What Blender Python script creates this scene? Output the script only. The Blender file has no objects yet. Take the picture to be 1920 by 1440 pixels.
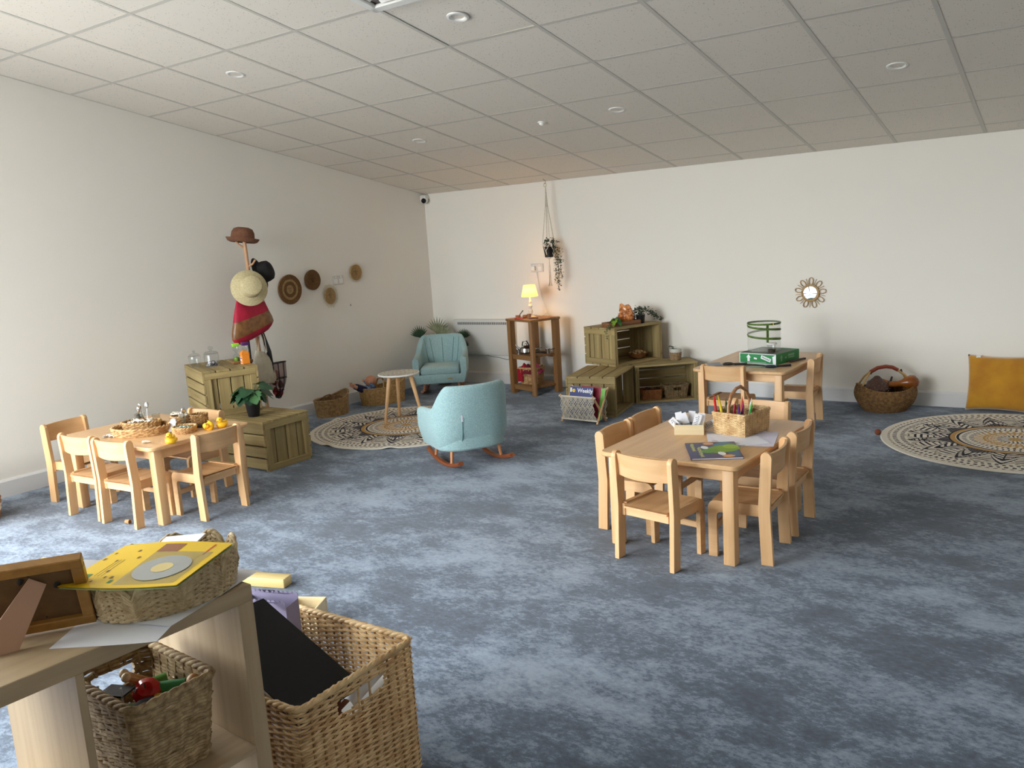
import bpy, bmesh, math, random
import numpy as np
from mathutils import Vector, Matrix, Euler

PI = math.pi
random.seed(7)
rng = np.random.default_rng(7)
SC = bpy.context.scene
COL = SC.collection

# ------------------------------------------------------------------ camera
YAW, PIT, ROL, FPX = -0.6064, -0.1692, -0.0638, 1567.87
CAM = Vector((0.0, 0.0, 1.4901))
fw = Vector((math.sin(YAW) * math.cos(PIT), math.cos(YAW) * math.cos(PIT), math.sin(PIT)))
rt = fw.cross(Vector((0, 0, 1))).normalized()
up = rt.cross(fw)
r2 = math.cos(ROL) * rt + math.sin(ROL) * up
u2 = -math.sin(ROL) * rt + math.cos(ROL) * up
cd = bpy.data.cameras.new('camera')
cam = bpy.data.objects.new('camera', cd)
COL.objects.link(cam)
M = Matrix((r2, u2, -fw)).transposed().to_4x4()
M.translation = CAM
cam.matrix_world = M
cd.sensor_fit = 'HORIZONTAL'
cd.sensor_width = 36.0
cd.lens = FPX / 1920 * 36.0
cd.clip_start = 0.05
SC.camera = cam

# ------------------------------------------------------------------ world, light, exposure
W = bpy.data.worlds.new('overcast_sky')
SC.world = W
W.use_nodes = True
bg = W.node_tree.nodes['Background']
bg.inputs[0].default_value = (0.96, 0.98, 1.0, 1)
bg.inputs[1].default_value = 18.5
SC.view_settings.view_transform = 'Standard'
SC.view_settings.look = 'None'
SC.view_settings.exposure = 0.0
SC.view_settings.gamma = 1.0
SC.view_settings.use_curve_mapping = False

SC.cycles.caustics_reflective = False; SC.cycles.caustics_refractive = False

# room numbers (metres)
XW, YB, HB, SL = -5.982, 7.179, 2.045, 0.1728     # left wall, back wall, ceiling at the back, ceiling slope
XR, YF = 2.6, -1.3                                 # right wall, front wall (behind the camera)
def ceil_z(y): return HB + SL * (YB - y)
# daylight openings: (x0, x1, z0, z1) in the front wall, (y0, y1, z0, z1) in the left wall
FRONT_WIN = [(-5.75, -4.35, 0.15, 2.85), (-4.25, -2.85, 0.15, 2.85)]
LEFT_WIN = [(-0.95, 0.35, 0.15, 2.75), (0.45, 1.75, 0.15, 2.75)]

def portal(name, loc, rot, sx, sy):
    l = bpy.data.lights.new(name, 'AREA'); l.shape = 'RECTANGLE'; l.size = sx; l.size_y = sy
    l.cycles.is_portal = True
    o = bpy.data.objects.new(name, l); COL.objects.link(o); o.location = loc; o.rotation_euler = rot
for (a, b, z0, z1) in FRONT_WIN:
    portal('sky_portal', ((a + b) / 2, YF - 0.16, (z0 + z1) / 2), (PI / 2, 0, 0), b - a, z1 - z0)
for (a, b, z0, z1) in LEFT_WIN:
    portal('sky_portal', (XW - 0.16, (a + b) / 2, (z0 + z1) / 2), (PI / 2, 0, -PI / 2), b - a, z1 - z0)

# ------------------------------------------------------------------ mesh helpers
def R3(rx=0, ry=0, rz=0): return Euler((rx, ry, rz)).to_matrix().to_4x4()
def T3(x=0, y=0, z=0): return Matrix.Translation((x, y, z))
def S3(x, y, z): return Matrix.Diagonal((x, y, z, 1))
def npm(m): return np.array(m)

class MB:
    """collects shapes; build() links them as one mesh object"""
    def __init__(s):
        s.v = []; s.f = []; s.n = 0; s.col = []
    def add(s, verts, faces, m=None, col=None):
        v = np.asarray(verts, float).reshape(-1, 3)
        if m is not None:
            a = npm(m); v = v @ a[:3, :3].T + a[:3, 3]
        s.v.append(v)
        k = s.n
        s.f.extend([tuple(i + k for i in f) for f in faces])
        s.col.extend([col] * len(faces))
        s.n += len(v)
        return s
    def box(s, c, d, m=None, bev=0.0, seg=1, col=None):
        x, y, z = d[0] / 2, d[1] / 2, d[2] / 2
        if bev <= 0:
            v = np.array([(i, j, k) for i in (-x, x) for j in (-y, y) for k in (-z, z)]) + np.array(c)
            return s.add(v, [(0, 1, 3, 2), (4, 6, 7, 5), (0, 4, 5, 1), (2, 3, 7, 6), (0, 2, 6, 4), (1, 5, 7, 3)], m, col)
        bm = bmesh.new(); bmesh.ops.create_cube(bm, size=1)
        bmesh.ops.scale(bm, vec=d, verts=bm.verts)
        bmesh.ops.bevel(bm, geom=bm.edges[:], offset=bev, segments=seg, affect='EDGES', profile=0.5)
        bm.verts.index_update()
        v = np.array([t.co[:] for t in bm.verts]) + np.array(c)
        f = [tuple(t.index for t in q.verts) for q in bm.faces]; bm.free()
        return s.add(v, f, m, col)
    def b2(s, p0, p1, m=None, bev=0.0, seg=1, col=None):
        c = [(a + b) / 2 for a, b in zip(p0, p1)]; d = [abs(b - a) for a, b in zip(p0, p1)]
        return s.box(c, d, m, bev, seg, col)
    def prism(s, poly, z0, z1, m=None, bev=0.0, col=None):
        n = len(poly)
        if bev > 0:   # small chamfer top and bottom
            P = np.array(poly, float); c = P.mean(0)
            d = P - c; L = np.linalg.norm(d, axis=1, keepdims=True); Q = P - d / np.maximum(L, 1e-9) * bev
            rings = [(Q, z0), (P, z0 + bev), (P, z1 - bev), (Q, z1)]
        else:
            P = np.array(poly, float); rings = [(P, z0), (P, z1)]
        v = np.concatenate([np.c_[r, np.full(n, z)] for r, z in rings])
        f = [tuple(range(n - 1, -1, -1)), tuple(range((len(rings) - 1) * n, len(rings) * n))]
        for k in range(len(rings) - 1):
            f += [(k * n + i, k * n + (i + 1) % n, (k + 1) * n + (i + 1) % n, (k + 1) * n + i) for i in range(n)]
        return s.add(v, f, m, col)
    def tube(s, pts, r, n=8, closed=False, caps=True, m=None, col=None, flat=None):
        P = np.asarray(pts, float); k = len(P)
        rr = np.broadcast_to(np.asarray(r, float), (k,))
        if closed: t = np.roll(P, -1, 0) - np.roll(P, 1, 0)
        else: t = np.gradient(P, axis=0)
        t = t / np.maximum(np.linalg.norm(t, axis=1, keepdims=True), 1e-9)
        a = np.zeros_like(P)
        ref = np.array([0, 0, 1.0])
        if abs(t[:, 2]).mean() > 0.75: ref = np.array([1.0, 0.2, 0])
        a = np.cross(t, ref); a /= np.maximum(np.linalg.norm(a, axis=1, keepdims=True), 1e-9)
        b = np.cross(a, t)
        th = np.linspace(0, 2 * PI, n, endpoint=False)
        fl = flat or (1, 1)
        v = P[:, None, :] + rr[:, None, None] * (np.cos(th)[None, :, None] * fl[0] * a[:, None, :] + np.sin(th)[None, :, None] * fl[1] * b[:, None, :])
        f = []
        K = k if closed else k - 1
        for i in range(K):
            i2 = (i + 1) % k
            f += [(i * n + j, i * n + (j + 1) % n, i2 * n + (j + 1) % n, i2 * n + j) for j in range(n)]
        if caps and not closed:
            f += [tuple(range(n - 1, -1, -1)), tuple(range((k - 1) * n, k * n))]
        return s.add(v.reshape(-1, 3), f, m, col)
    def lathe(s, prof, n=24, m=None, col=None, sx=1, sy=1):
        th = np.linspace(0, 2 * PI, n, endpoint=False)
        v = []; 
        for r, z in prof: v.append(np.c_[np.cos(th) * r * sx, np.sin(th) * r * sy, np.full(n, z)])
        f = []; k = len(prof)
        for i in range(k - 1):
            f += [(i * n + j, i * n + (j + 1) % n, (i + 1) * n + (j + 1) % n, (i + 1) * n + j) for j in range(n)]
        if prof[0][0] > 1e-6: f.append(tuple(range(n - 1, -1, -1)))
        if prof[-1][0] > 1e-6: f.append(tuple(range((k - 1) * n, k * n)))
        return s.add(np.concatenate(v), f, m, col)
    def ball(s, c, r, n=14, m=None, col=None):
        if not hasattr(r, '__len__'): r = (r, r, r)
        k = max(6, n // 2 + 1)
        prof = [(max(math.sin(PI * i / k), 0), -math.cos(PI * i / k)) for i in range(k + 1)]
        mm = T3(*c) @ S3(*r)
        return s.lathe([(max(a, 1e-7), b) for a, b in prof], n, (m @ mm) if m is not None else mm, col)
    def grid(s, G, m=None, closed_u=False, col=None):
        G = np.asarray(G, float); a, b = G.shape[:2]
        f = []
        for i in range(a if closed_u else a - 1):
            i2 = (i + 1) % a
            f += [(i * b + j, i2 * b + j, i2 * b + j + 1, i * b + j + 1) for j in range(b - 1)]
        return s.add(G.reshape(-1, 3), f, m, col)
    def text(s, body, size, m, ext=0.0004, align='CENTER', col=None, bold=0.0):
        c = bpy.data.curves.new('lettering', 'FONT'); c.body = body; c.size = size; c.extrude = ext
        c.align_x = align; c.align_y = 'CENTER'; c.offset = bold; c.resolution_u = 3
        o = bpy.data.objects.new('lettering', c)
        me = bpy.data.meshes.new_from_object(o)
        v = [q.co[:] for q in me.vertices]; f = [tuple(q.vertices) for q in me.polygons]
        bpy.data.objects.remove(o); bpy.data.meshes.remove(me); bpy.data.curves.remove(c)
        return s.add(v, f, m, col)
    def mesh(s, name, mats, smooth=35):
        me = bpy.data.meshes.new(name)
        me.from_pydata(np.concatenate(s.v).tolist(), [], s.f)
        if not isinstance(mats, (list, tuple)): mats = [mats]
        for m_ in mats: me.materials.append(m_)
        if len(mats) > 1:
            me.polygons.foreach_set('material_index', [c or 0 for c in s.col])
        if smooth:
            me.polygons.foreach_set('use_smooth', [True] * len(me.polygons))
            me.set_sharp_from_angle(angle=math.radians(smooth))
        me.update()
        return me
    def build(s, name, mats, parent=None, smooth=35, kind=None, label=None):
        o = bpy.data.objects.new(name, s.mesh(name, mats, smooth)); COL.objects.link(o)
        if parent is not None: o.parent = parent
        if kind: o['kind'] = kind
        if label: o['label'] = label
        return o

def tag(o, label, cat, group=None):
    o['label'] = label; o['category'] = cat
    if group: o['group'] = group
    return o
def thing(name, label, cat, loc=(0, 0, 0), rz=0.0, group=None):
    o = bpy.data.objects.new(name, None); COL.objects.link(o); o.empty_display_size = 0.05
    o.location = loc; o.rotation_euler = (0, 0, rz)
    return tag(o, label, cat, group)
def struct(o): o['kind'] = 'structure'; return o
def copy_tree(o, loc=None, rz=None, label=None, parent=None):
    c = o.copy(); COL.objects.link(c)
    if parent is not None: c.parent = parent
    if loc is not None: c.location = loc
    if rz is not None: c.rotation_euler = (0, 0, rz)
    if label: c['label'] = label
    for ch in list(o.children): copy_tree(ch, parent=c)
    return c

# ------------------------------------------------------------------ materials
def lin(c):
    return tuple((x / 255 / 12.92) if x / 255 <= 0.04045 else ((x / 255 + 0.055) / 1.055) ** 2.4 for x in c) + (1,)
MATS = {}
def newmat(name):
    m = bpy.data.materials.new(name); m.use_nodes = True
    nt = m.node_tree; b = nt.nodes['Principled BSDF']; MATS[name] = m
    return m, nt, b
def N(nt, typ, **kw):
    n = nt.nodes.new(typ)
    for k, v in kw.items(): setattr(n, k, v)
    return n
def mat(name, c, rough=0.6, c2=None, scale=20, stretch=(1, 1, 1), detail=3, bump=0.0, bscale=None, metal=0.0, spec=0.5,
        lo=0.35, hi=0.65, rnd=0.0, sheen=0.0, coord='Object', trans=0.0, coat=0.0):
    if name in MATS: return MATS[name]
    m, nt, b = newmat(name)
    b.inputs['Roughness'].default_value = rough; b.inputs['Metallic'].default_value = metal
    b.inputs['Specular IOR Level'].default_value = spec
    if sheen: b.inputs['Sheen Weight'].default_value = sheen
    if coat: b.inputs['Coat Weight'].default_value = coat
    if trans: b.inputs['Transmission Weight'].default_value = trans
    c = lin(c)
    if c2 is None and not bump and not rnd:
        b.inputs['Base Color'].default_value = c; return m
    tc = N(nt, 'ShaderNodeTexCoord'); mp = N(nt, 'ShaderNodeMapping')
    mp.inputs['Scale'].default_value = stretch
    nt.links.new(tc.outputs[coord], mp.inputs[0])
    noi = N(nt, 'ShaderNodeTexNoise'); noi.inputs['Scale'].default_value = scale; noi.inputs['Detail'].default_value = detail
    nt.links.new(mp.outputs[0], noi.inputs['Vector'])
    rmp = N(nt, 'ShaderNodeValToRGB'); rmp.color_ramp.elements[0].position = lo; rmp.color_ramp.elements[1].position = hi
    rmp.color_ramp.elements[0].color = c; rmp.color_ramp.elements[1].color = lin(c2) if c2 else c
    nt.links.new(noi.outputs[0], rmp.inputs[0])
    out = rmp.outputs[0]
    if rnd:
        oi = N(nt, 'ShaderNodeObjectInfo'); hs = N(nt, 'ShaderNodeHueSaturation')
        mr = N(nt, 'ShaderNodeMapRange'); mr.inputs[3].default_value = 1 - rnd; mr.inputs[4].default_value = 1 + rnd
        nt.links.new(oi.outputs['Random'], mr.inputs[0]); nt.links.new(mr.outputs[0], hs.inputs['Value'])
        nt.links.new(out, hs.inputs['Color']); out = hs.outputs[0]
    nt.links.new(out, b.inputs['Base Color'])
    if bump:
        n2 = noi
        if bscale:
            n2 = N(nt, 'ShaderNodeTexNoise'); n2.inputs['Scale'].default_value = bscale; n2.inputs['Detail'].default_value = 2
            nt.links.new(mp.outputs[0], n2.inputs['Vector'])
        bp = N(nt, 'ShaderNodeBump'); bp.inputs['Strength'].default_value = bump; bp.inputs['Distance'].default_value = 0.004
        nt.links.new(n2.outputs[0], bp.inputs['Height']); nt.links.new(bp.outputs[0], b.inputs['Normal'])
    return m
def glass(name, tint=(246, 248, 248), gloss=0.04, rough=0.02):
    if name in MATS: return MATS[name]
    m, nt, b = newmat(name); nt.nodes.remove(b)
    t = N(nt, 'ShaderNodeBsdfTransparent'); t.inputs[0].default_value = lin(tint)
    g = N(nt, 'ShaderNodeBsdfGlossy'); g.inputs['Roughness'].default_value = rough
    lw = N(nt, 'ShaderNodeLayerWeight'); lw.inputs[0].default_value = 0.5
    pw = N(nt, 'ShaderNodeMath', operation='POWER'); pw.inputs[1].default_value = 3.5
    nt.links.new(lw.outputs['Facing'], pw.inputs[0])
    ad = N(nt, 'ShaderNodeMath', operation='MULTIPLY_ADD'); ad.inputs[1].default_value = 0.7; ad.inputs[2].default_value = 0.02 + gloss; ad.use_clamp = True
    nt.links.new(pw.outputs[0], ad.inputs[0])
    mx = N(nt, 'ShaderNodeMixShader')
    nt.links.new(ad.outputs[0], mx.inputs[0]); nt.links.new(t.outputs[0], mx.inputs[1]); nt.links.new(g.outputs[0], mx.inputs[2])
    nt.links.new(mx.outputs[0], nt.nodes['Material Output'].inputs[0])
    return m
def emit(name, c, strength, base=(240, 225, 190)):
    m, nt, b = newmat(name)
    b.inputs['Base Color'].default_value = lin(base); b.inputs['Emission Color'].default_value = lin(c)
    b.inputs['Emission Strength'].default_value = strength
    return m
def attr_mat(name, rough=0.9, bump=0.0, bscale=300, sheen=0.0):
    m, nt, b = newmat(name); b.inputs['Roughness'].default_value = rough
    b.inputs['Specular IOR Level'].default_value = 0.25
    a = N(nt, 'ShaderNodeAttribute', attribute_name='print')
    nt.links.new(a.outputs['Color'], b.inputs['Base Color'])
    if bump:
        tc = N(nt, 'ShaderNodeTexCoord'); n2 = N(nt, 'ShaderNodeTexNoise'); n2.inputs['Scale'].default_value = bscale
        nt.links.new(tc.outputs['Object'], n2.inputs['Vector'])
        bp = N(nt, 'ShaderNodeBump'); bp.inputs['Strength'].default_value = bump; bp.inputs['Distance'].default_value = 0.003
        nt.links.new(n2.outputs[0], bp.inputs['Height']); nt.links.new(bp.outputs[0], b.inputs['Normal'])
    return m

def wood(name, c, c2, axis, rough=0.45, rnd=0.06, scale=1.0, bump=0.03):
    st = [34 * scale] * 3; st['xyz'.index(axis)] = 1.6 * scale
    return mat(name, c, rough, c2, scale=1.0, stretch=st, detail=4, bump=bump, rnd=rnd, lo=0.3, hi=0.72)
BE1, BE2 = (228, 186, 138), (210, 164, 114)
BEECH = {a: wood('beech_' + a, BE1, BE2, a) for a in 'xyz'}
PINE = {a: wood('treated_pine_' + a, (172, 152, 104), (136, 115, 72), a, rough=0.7, rnd=0.14, bump=0.1) for a in 'xyz'}
OAK = {a: wood('oak_effect_' + a, (186, 164, 132), (166, 142, 110), a, rough=0.5, rnd=0.02) for a in 'xyz'}
REDP = {a: wood('stained_pine_' + a, (152, 110, 66), (118, 80, 44), a, rough=0.5, rnd=0.08) for a in 'xyz'}
WHITE = mat('white_plastic', (236, 234, 230), 0.4)
STEEL = mat('polished_steel', (200, 200, 200), 0.18, metal=1.0)
BLACK = mat('black_plastic', (18, 18, 20), 0.4)
PAPER = mat('white_paper', (232, 232, 238), 0.8)
GLASS = glass('clear_glass')
# ================================================================== the room
def wall_material():
    m, nt, b = newmat('cream_wall_paint')
    b.inputs['Roughness'].default_value = 0.75; b.inputs['Specular IOR Level'].default_value = 0.3
    tc = N(nt, 'ShaderNodeTexCoord'); n = N(nt, 'ShaderNodeTexNoise'); n.inputs['Scale'].default_value = 0.9; n.inputs['Detail'].default_value = 4
    nt.links.new(tc.outputs['Object'], n.inputs['Vector'])
    r = N(nt, 'ShaderNodeValToRGB'); r.color_ramp.elements[0].color = lin((236, 231, 222)); r.color_ramp.elements[1].color = lin((240, 236, 228))
    nt.links.new(n.outputs[0], r.inputs[0]); nt.links.new(r.outputs[0], b.inputs['Base Color'])
    n2 = N(nt, 'ShaderNodeTexNoise'); n2.inputs['Scale'].default_value = 120
    nt.links.new(tc.outputs['Object'], n2.inputs['Vector'])
    bp = N(nt, 'ShaderNodeBump'); bp.inputs['Strength'].default_value = 0.05; bp.inputs['Distance'].default_value = 0.002
    nt.links.new(n2.outputs[0], bp.inputs['Height']); nt.links.new(bp.outputs[0], b.inputs['Normal'])
    return m
def carpet_material():
    m, nt, b = newmat('blue_grey_carpet')
    b.inputs['Roughness'].default_value = 0.95; b.inputs['Specular IOR Level'].default_value = 0.1
    b.inputs['Sheen Weight'].default_value = 0.25; b.inputs['Sheen Roughness'].default_value = 0.6
    tc = N(nt, 'ShaderNodeTexCoord')
    def noise(scale, detail, rough=0.55, dist=0.0, off=0):
        mp = N(nt, 'ShaderNodeMapping'); mp.inputs['Location'].default_value = (off, off * 1.7, 0)
        mp.inputs['Rotation'].default_value = (0, 0, 0.5); mp.inputs['Scale'].default_value = (1, 1.5, 1)
        nt.links.new(tc.outputs['Object'], mp.inputs[0])
        n = N(nt, 'ShaderNodeTexNoise'); n.inputs['Scale'].default_value = scale; n.inputs['Detail'].default_value = detail
        n.inputs['Roughness'].default_value = rough; n.inputs['Distortion'].default_value = dist
        nt.links.new(mp.outputs[0], n.inputs['Vector']); return n.outputs[0]
    def mul(a, f):
        q = N(nt, 'ShaderNodeMath', operation='MULTIPLY'); q.inputs[1].default_value = f; nt.links.new(a, q.inputs[0]); return q.outputs[0]
    def add(a, c):
        q = N(nt, 'ShaderNodeMath', operation='ADD'); nt.links.new(a, q.inputs[0]); nt.links.new(c, q.inputs[1]); return q.outputs[0]
    big = noise(1.5, 3, 0.55, 0.2); mid = noise(4.5, 15, 0.82, 0.15, 3.1); fine = noise(34, 8, 0.78, 0, 8.3)
    s = add(add(mul(big, 0.30), mul(mid, 0.42)), mul(fine, 0.28))
    r = N(nt, 'ShaderNodeValToRGB'); e = r.color_ramp.elements
    e[0].position = 0.43; e[0].color = lin((60, 73, 92)); e[1].position = 0.575; e[1].color = lin((146, 161, 181))
    k = e.new(0.488); k.color = lin((82, 97, 118)); k = e.new(0.512); k.color = lin((112, 128, 150))
    nt.links.new(s, r.inputs[0]); nt.links.new(r.outputs[0], b.inputs['Base Color'])
    n3 = N(nt, 'ShaderNodeTexNoise'); n3.inputs['Scale'].default_value = 420; n3.inputs['Detail'].default_value = 2
    nt.links.new(tc.outputs['Object'], n3.inputs['Vector'])
    bp = N(nt, 'ShaderNodeBump'); bp.inputs['Strength'].default_value = 0.5; bp.inputs['Distance'].default_value = 0.004
    nt.links.new(n3.outputs[0], bp.inputs['Height']); nt.links.new(bp.outputs[0], b.inputs['Normal'])
    return m
def tile_material():
    m, nt, b = newmat('mineral_fibre_tile')
    b.inputs['Roughness'].default_value = 0.9; b.inputs['Specular IOR Level'].default_value = 0.2
    tc = N(nt, 'ShaderNodeTexCoord'); mp = N(nt, 'ShaderNodeMapping'); oi = N(nt, 'ShaderNodeObjectInfo')
    nt.links.new(tc.outputs['Object'], mp.inputs[0])
    cv = N(nt, 'ShaderNodeVectorMath', operation='SCALE'); cv.inputs[3].default_value = 37.0
    cb = N(nt, 'ShaderNodeCombineXYZ')
    nt.links.new(oi.outputs['Random'], cb.inputs[0]); nt.links.new(oi.outputs['Random'], cb.inputs[1])
    nt.links.new(cb.outputs[0], cv.inputs[0]); nt.links.new(cv.outputs[0], mp.inputs['Location'])
    v = N(nt, 'ShaderNodeTexVoronoi'); v.inputs['Scale'].default_value = 70; v.inputs['Randomness'].default_value = 1.0
    n = N(nt, 'ShaderNodeTexNoise'); n.inputs['Scale'].default_value = 45; n.inputs['Detail'].default_value = 3
    ad = N(nt, 'ShaderNodeVectorMath', operation='ADD'); sc = N(nt, 'ShaderNodeVectorMath', operation='SCALE'); sc.inputs[3].default_value = 0.02
    nt.links.new(mp.outputs[0], n.inputs['Vector']); nt.links.new(n.outputs['Color'], sc.inputs[0])
    nt.links.new(mp.outputs[0], ad.inputs[0]); nt.links.new(sc.outputs[0], ad.inputs[1]); nt.links.new(ad.outputs[0], v.inputs['Vector'])
    # pits: cell centre, only in some cells
    lt = N(nt, 'ShaderNodeMath', operation='LESS_THAN'); lt.inputs[1].default_value = 0.22
    nt.links.new(v.outputs['Distance'], lt.inputs[0])
    sx = N(nt, 'ShaderNodeSeparateColor'); nt.links.new(v.outputs['Color'], sx.inputs[0])
    gt = N(nt, 'ShaderNodeMath', operation='GREATER_THAN'); gt.inputs[1].default_value = 0.62; nt.links.new(sx.outputs[0], gt.inputs[0])
    mu = N(nt, 'ShaderNodeMath', operation='MULTIPLY'); nt.links.new(lt.outputs[0], mu.inputs[0]); nt.links.new(gt.outputs[0], mu.inputs[1])
    mx = N(nt, 'ShaderNodeMix', data_type='RGBA'); mx.inputs['A'].default_value = lin((233, 225, 214)); mx.inputs['B'].default_value = lin((190, 184, 175))
    nt.links.new(mu.outputs[0], mx.inputs['Factor']); nt.links.new(mx.outputs['Result'], b.inputs['Base Color'])
    n2 = N(nt, 'ShaderNodeTexNoise'); n2.inputs['Scale'].default_value = 160; nt.links.new(mp.outputs[0], n2.inputs['Vector'])
    bp = N(nt, 'ShaderNodeBump'); bp.inputs['Strength'].default_value = 0.25; bp.inputs['Distance'].default_value = 0.002
    nt.links.new(n2.outputs[0], bp.inputs['Height']); nt.links.new(bp.outputs[0], b.inputs['Normal'])
    return m
WALL = wall_material(); CARPET = carpet_material(); TILE = tile_material()
TRIM = mat('white_gloss_trim', (226, 226, 226), 0.4)
GRID = mat('grid_metal', (204, 199, 190), 0.6)

mb = MB(); mb.b2((XW - .2, YF - .2, -.1), (XR + .2, YB + .2, 0)); struct(mb.build('floor', CARPET, smooth=0))
def wall_quad(x0, x1, y0, y1, name, holes=None):
    pass
# left wall with its openings: solid part beyond the glazing, piers, sill and head
mb = MB()
def yz_block(mb, y0, y1, z0, z1=None):
    """block of the left wall; z1 None -> up to the sloped ceiling"""
    a, b = (z1, z1) if z1 is not None else (ceil_z(y0) + .12, ceil_z(y1) + .12)
    x0, x1 = XW - .2, XW
    mb.add([(x0, y0, z0), (x1, y0, z0), (x1, y1, z0), (x0, y1, z0), (x0, y0, a), (x1, y0, a), (x1, y1, b), (x0, y1, b)],
           [(0, 3, 2, 1), (4, 5, 6, 7), (0, 1, 5, 4), (1, 2, 6, 5), (2, 3, 7, 6), (3, 0, 4, 7)])
ys = [YF - .2] + [q for w in LEFT_WIN for q in w[:2]] + [YB + .2]
for i in range(0, len(ys), 2): yz_block(mb, ys[i], ys[i + 1], 0)
for (a, b, z0, z1) in LEFT_WIN: yz_block(mb, a, b, 0, z0); yz_block(mb, a, b, z1)
struct(mb.build('wall_left', WALL, smooth=0))
mb = MB(); mb.b2((XW, YB, 0), (XR, YB + .2, HB + .12)); struct(mb.build('wall_back', WALL, smooth=0))
mb = MB(); yq = [(YF, 0), (YB, 0), (YB, ceil_z(YB) + .12), (YF, ceil_z(YF) + .12)]
mb.add([(XR, *q) for q in yq] + [(XR + .2, *q) for q in yq], [(0, 1, 2, 3), (7, 6, 5, 4), (0, 4, 5, 1), (1, 5, 6, 2), (2, 6, 7, 3), (3, 7, 4, 0)])
struct(mb.build('wall_right', WALL, smooth=0))
mb = MB(); zt = ceil_z(YF) + .15
xs = [XW] + [q for w in FRONT_WIN for q in w[:2]] + [XR]
for i in range(0, len(xs), 2): mb.b2((xs[i], YF - .2, 0), (xs[i + 1], YF, zt))
for (a, b, z0, z1) in FRONT_WIN: mb.b2((a, YF - .2, 0), (b, YF, z0)); mb.b2((a, YF - .2, z1), (b, YF, zt))
struct(mb.build('wall_front', WALL, smooth=0))
FRAME = mat('grey_window_frame', (70, 74, 78), 0.4)
PANE = glass('window_glass', (250, 252, 252), 0.0)
k = 0
for (a, b, z0, z1) in FRONT_WIN:
    k += 1; mb = MB(); y0, y1 = YF - .12, YF - .06
    mb.b2((a, y0, z0), (a + .05, y1, z1)); mb.b2((b - .05, y0, z0), (b, y1, z1)); mb.b2((a + .05, y0, z0), (b - .05, y1, z0 + .05)); mb.b2((a + .05, y0, z1 - .05), (b - .05, y1, z1))
    o = struct(mb.build('window_%d' % k, FRAME, smooth=0))
    p = MB(); p.b2((a + .05, y0 + .026, z0 + .05), (b - .05, y0 + .034, z1 - .05)); p.build('pane', PANE, o, smooth=0)
for (a, b, z0, z1) in LEFT_WIN:
    k += 1; mb = MB(); y0, y1 = XW - .12, XW - .06
    mb.b2((y0, a, z0), (y1, a + .05, z1)); mb.b2((y0, b - .05, z0), (y1, b, z1)); mb.b2((y0, a + .05, z0), (y1, b - .05, z0 + .05)); mb.b2((y0, a + .05, z1 - .05), (y1, b - .05, z1))
    o = struct(mb.build('window_%d' % k, FRAME, smooth=0))
    p = MB(); p.b2((y0 + .026, a + .05, z0 + .05), (y0 + .034, b - .05, z1 - .05)); p.build('pane', PANE, o, smooth=0)
# ground outside
mb = MB(); mb.b2((-40, -30, -.3), (30, YF - .2, -.12)); mb.b2((-40, YF - .2, -.3), (XW - .2, 20, -.12))
struct(mb.build('pavement', mat('pavement_concrete', (176, 172, 164), 0.9, (160, 156, 148), scale=3), smooth=0))
# skirting boards with a chamfered top
def skirting(name, a, b, n):
    d = Vector((b[0] - a[0], b[1] - a[1], 0)); L = d.length; ang = math.atan2(d.y, d.x)
    mb = MB(); s = 1 if n > 0 else -1
    prof = [(0, 0), (.016 * s, 0), (.016 * s, .105), (.007 * s, .12), (0, .12)]
    v = [(x, q[0], q[1]) for x in (0, L) for q in prof]
    mb.add(v, [(0, 1, 2, 3, 4), (9, 8, 7, 6, 5)] + [(i, (i + 1) % 5, 5 + (i + 1) % 5, 5 + i) for i in range(5)], T3(*a, 0) @ R3(0, 0, ang))
    struct(mb.build(name, TRIM, smooth=0))
skirting('baseboard_left', (XW, 1.8), (XW, YB), -1)
skirting('baseboard_back', (XW, YB), (XR, YB), -1)
skirting('baseboard_right', (XR, YF), (XR, YB), 1)

# ------------------------------------------------------------------ ceiling: slab, runners, lay-in tiles
AL = math.atan(SL)
GX0, GT0 = -6.0522, -4.4424        # grid origin along x and along the slope
TB = -(YB - YF) / math.cos(AL) - .2   # front end of the ceiling along the slope
mb = MB(); mb.b2((XW - .2, TB, .10), (XR + .2, .25, .16))
ceiling = struct(mb.build('ceiling', mat('dark_void', (60, 58, 55), 0.9), smooth=0))
ceiling.location = (0, YB, HB); ceiling.rotation_euler = (-AL, 0, 0)
xl = [XW] + [GX0 + .6 * k for k in range(1, 15) if GX0 + .6 * k < XR] + [XR]
tl = [t for t in [GT0 + .6 * j for j in range(-7, 8)] if t < -0.02] + [0.0]
for i, x in enumerate(xl):
    mb = MB(); e = .012
    mb.b2((x - e, tl[0], 0), (x + e, 0, .0012)); mb.b2((x - .001, tl[0], .0012), (x + .001, 0, .05))
    mb.build('main_runner', GRID, ceiling, smooth=0)
for j, t in enumerate(tl):
    mb = MB(); mb.b2((XW, t - .012, .0003), (XR, t + .012, .0015)); mb.b2((XW, t - .001, .0015), (XR, t + .001, .045))
    mb.build('cross_runner', GRID, ceiling, smooth=0)
AC_CELL = (5, 0)
tmesh = {}
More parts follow.
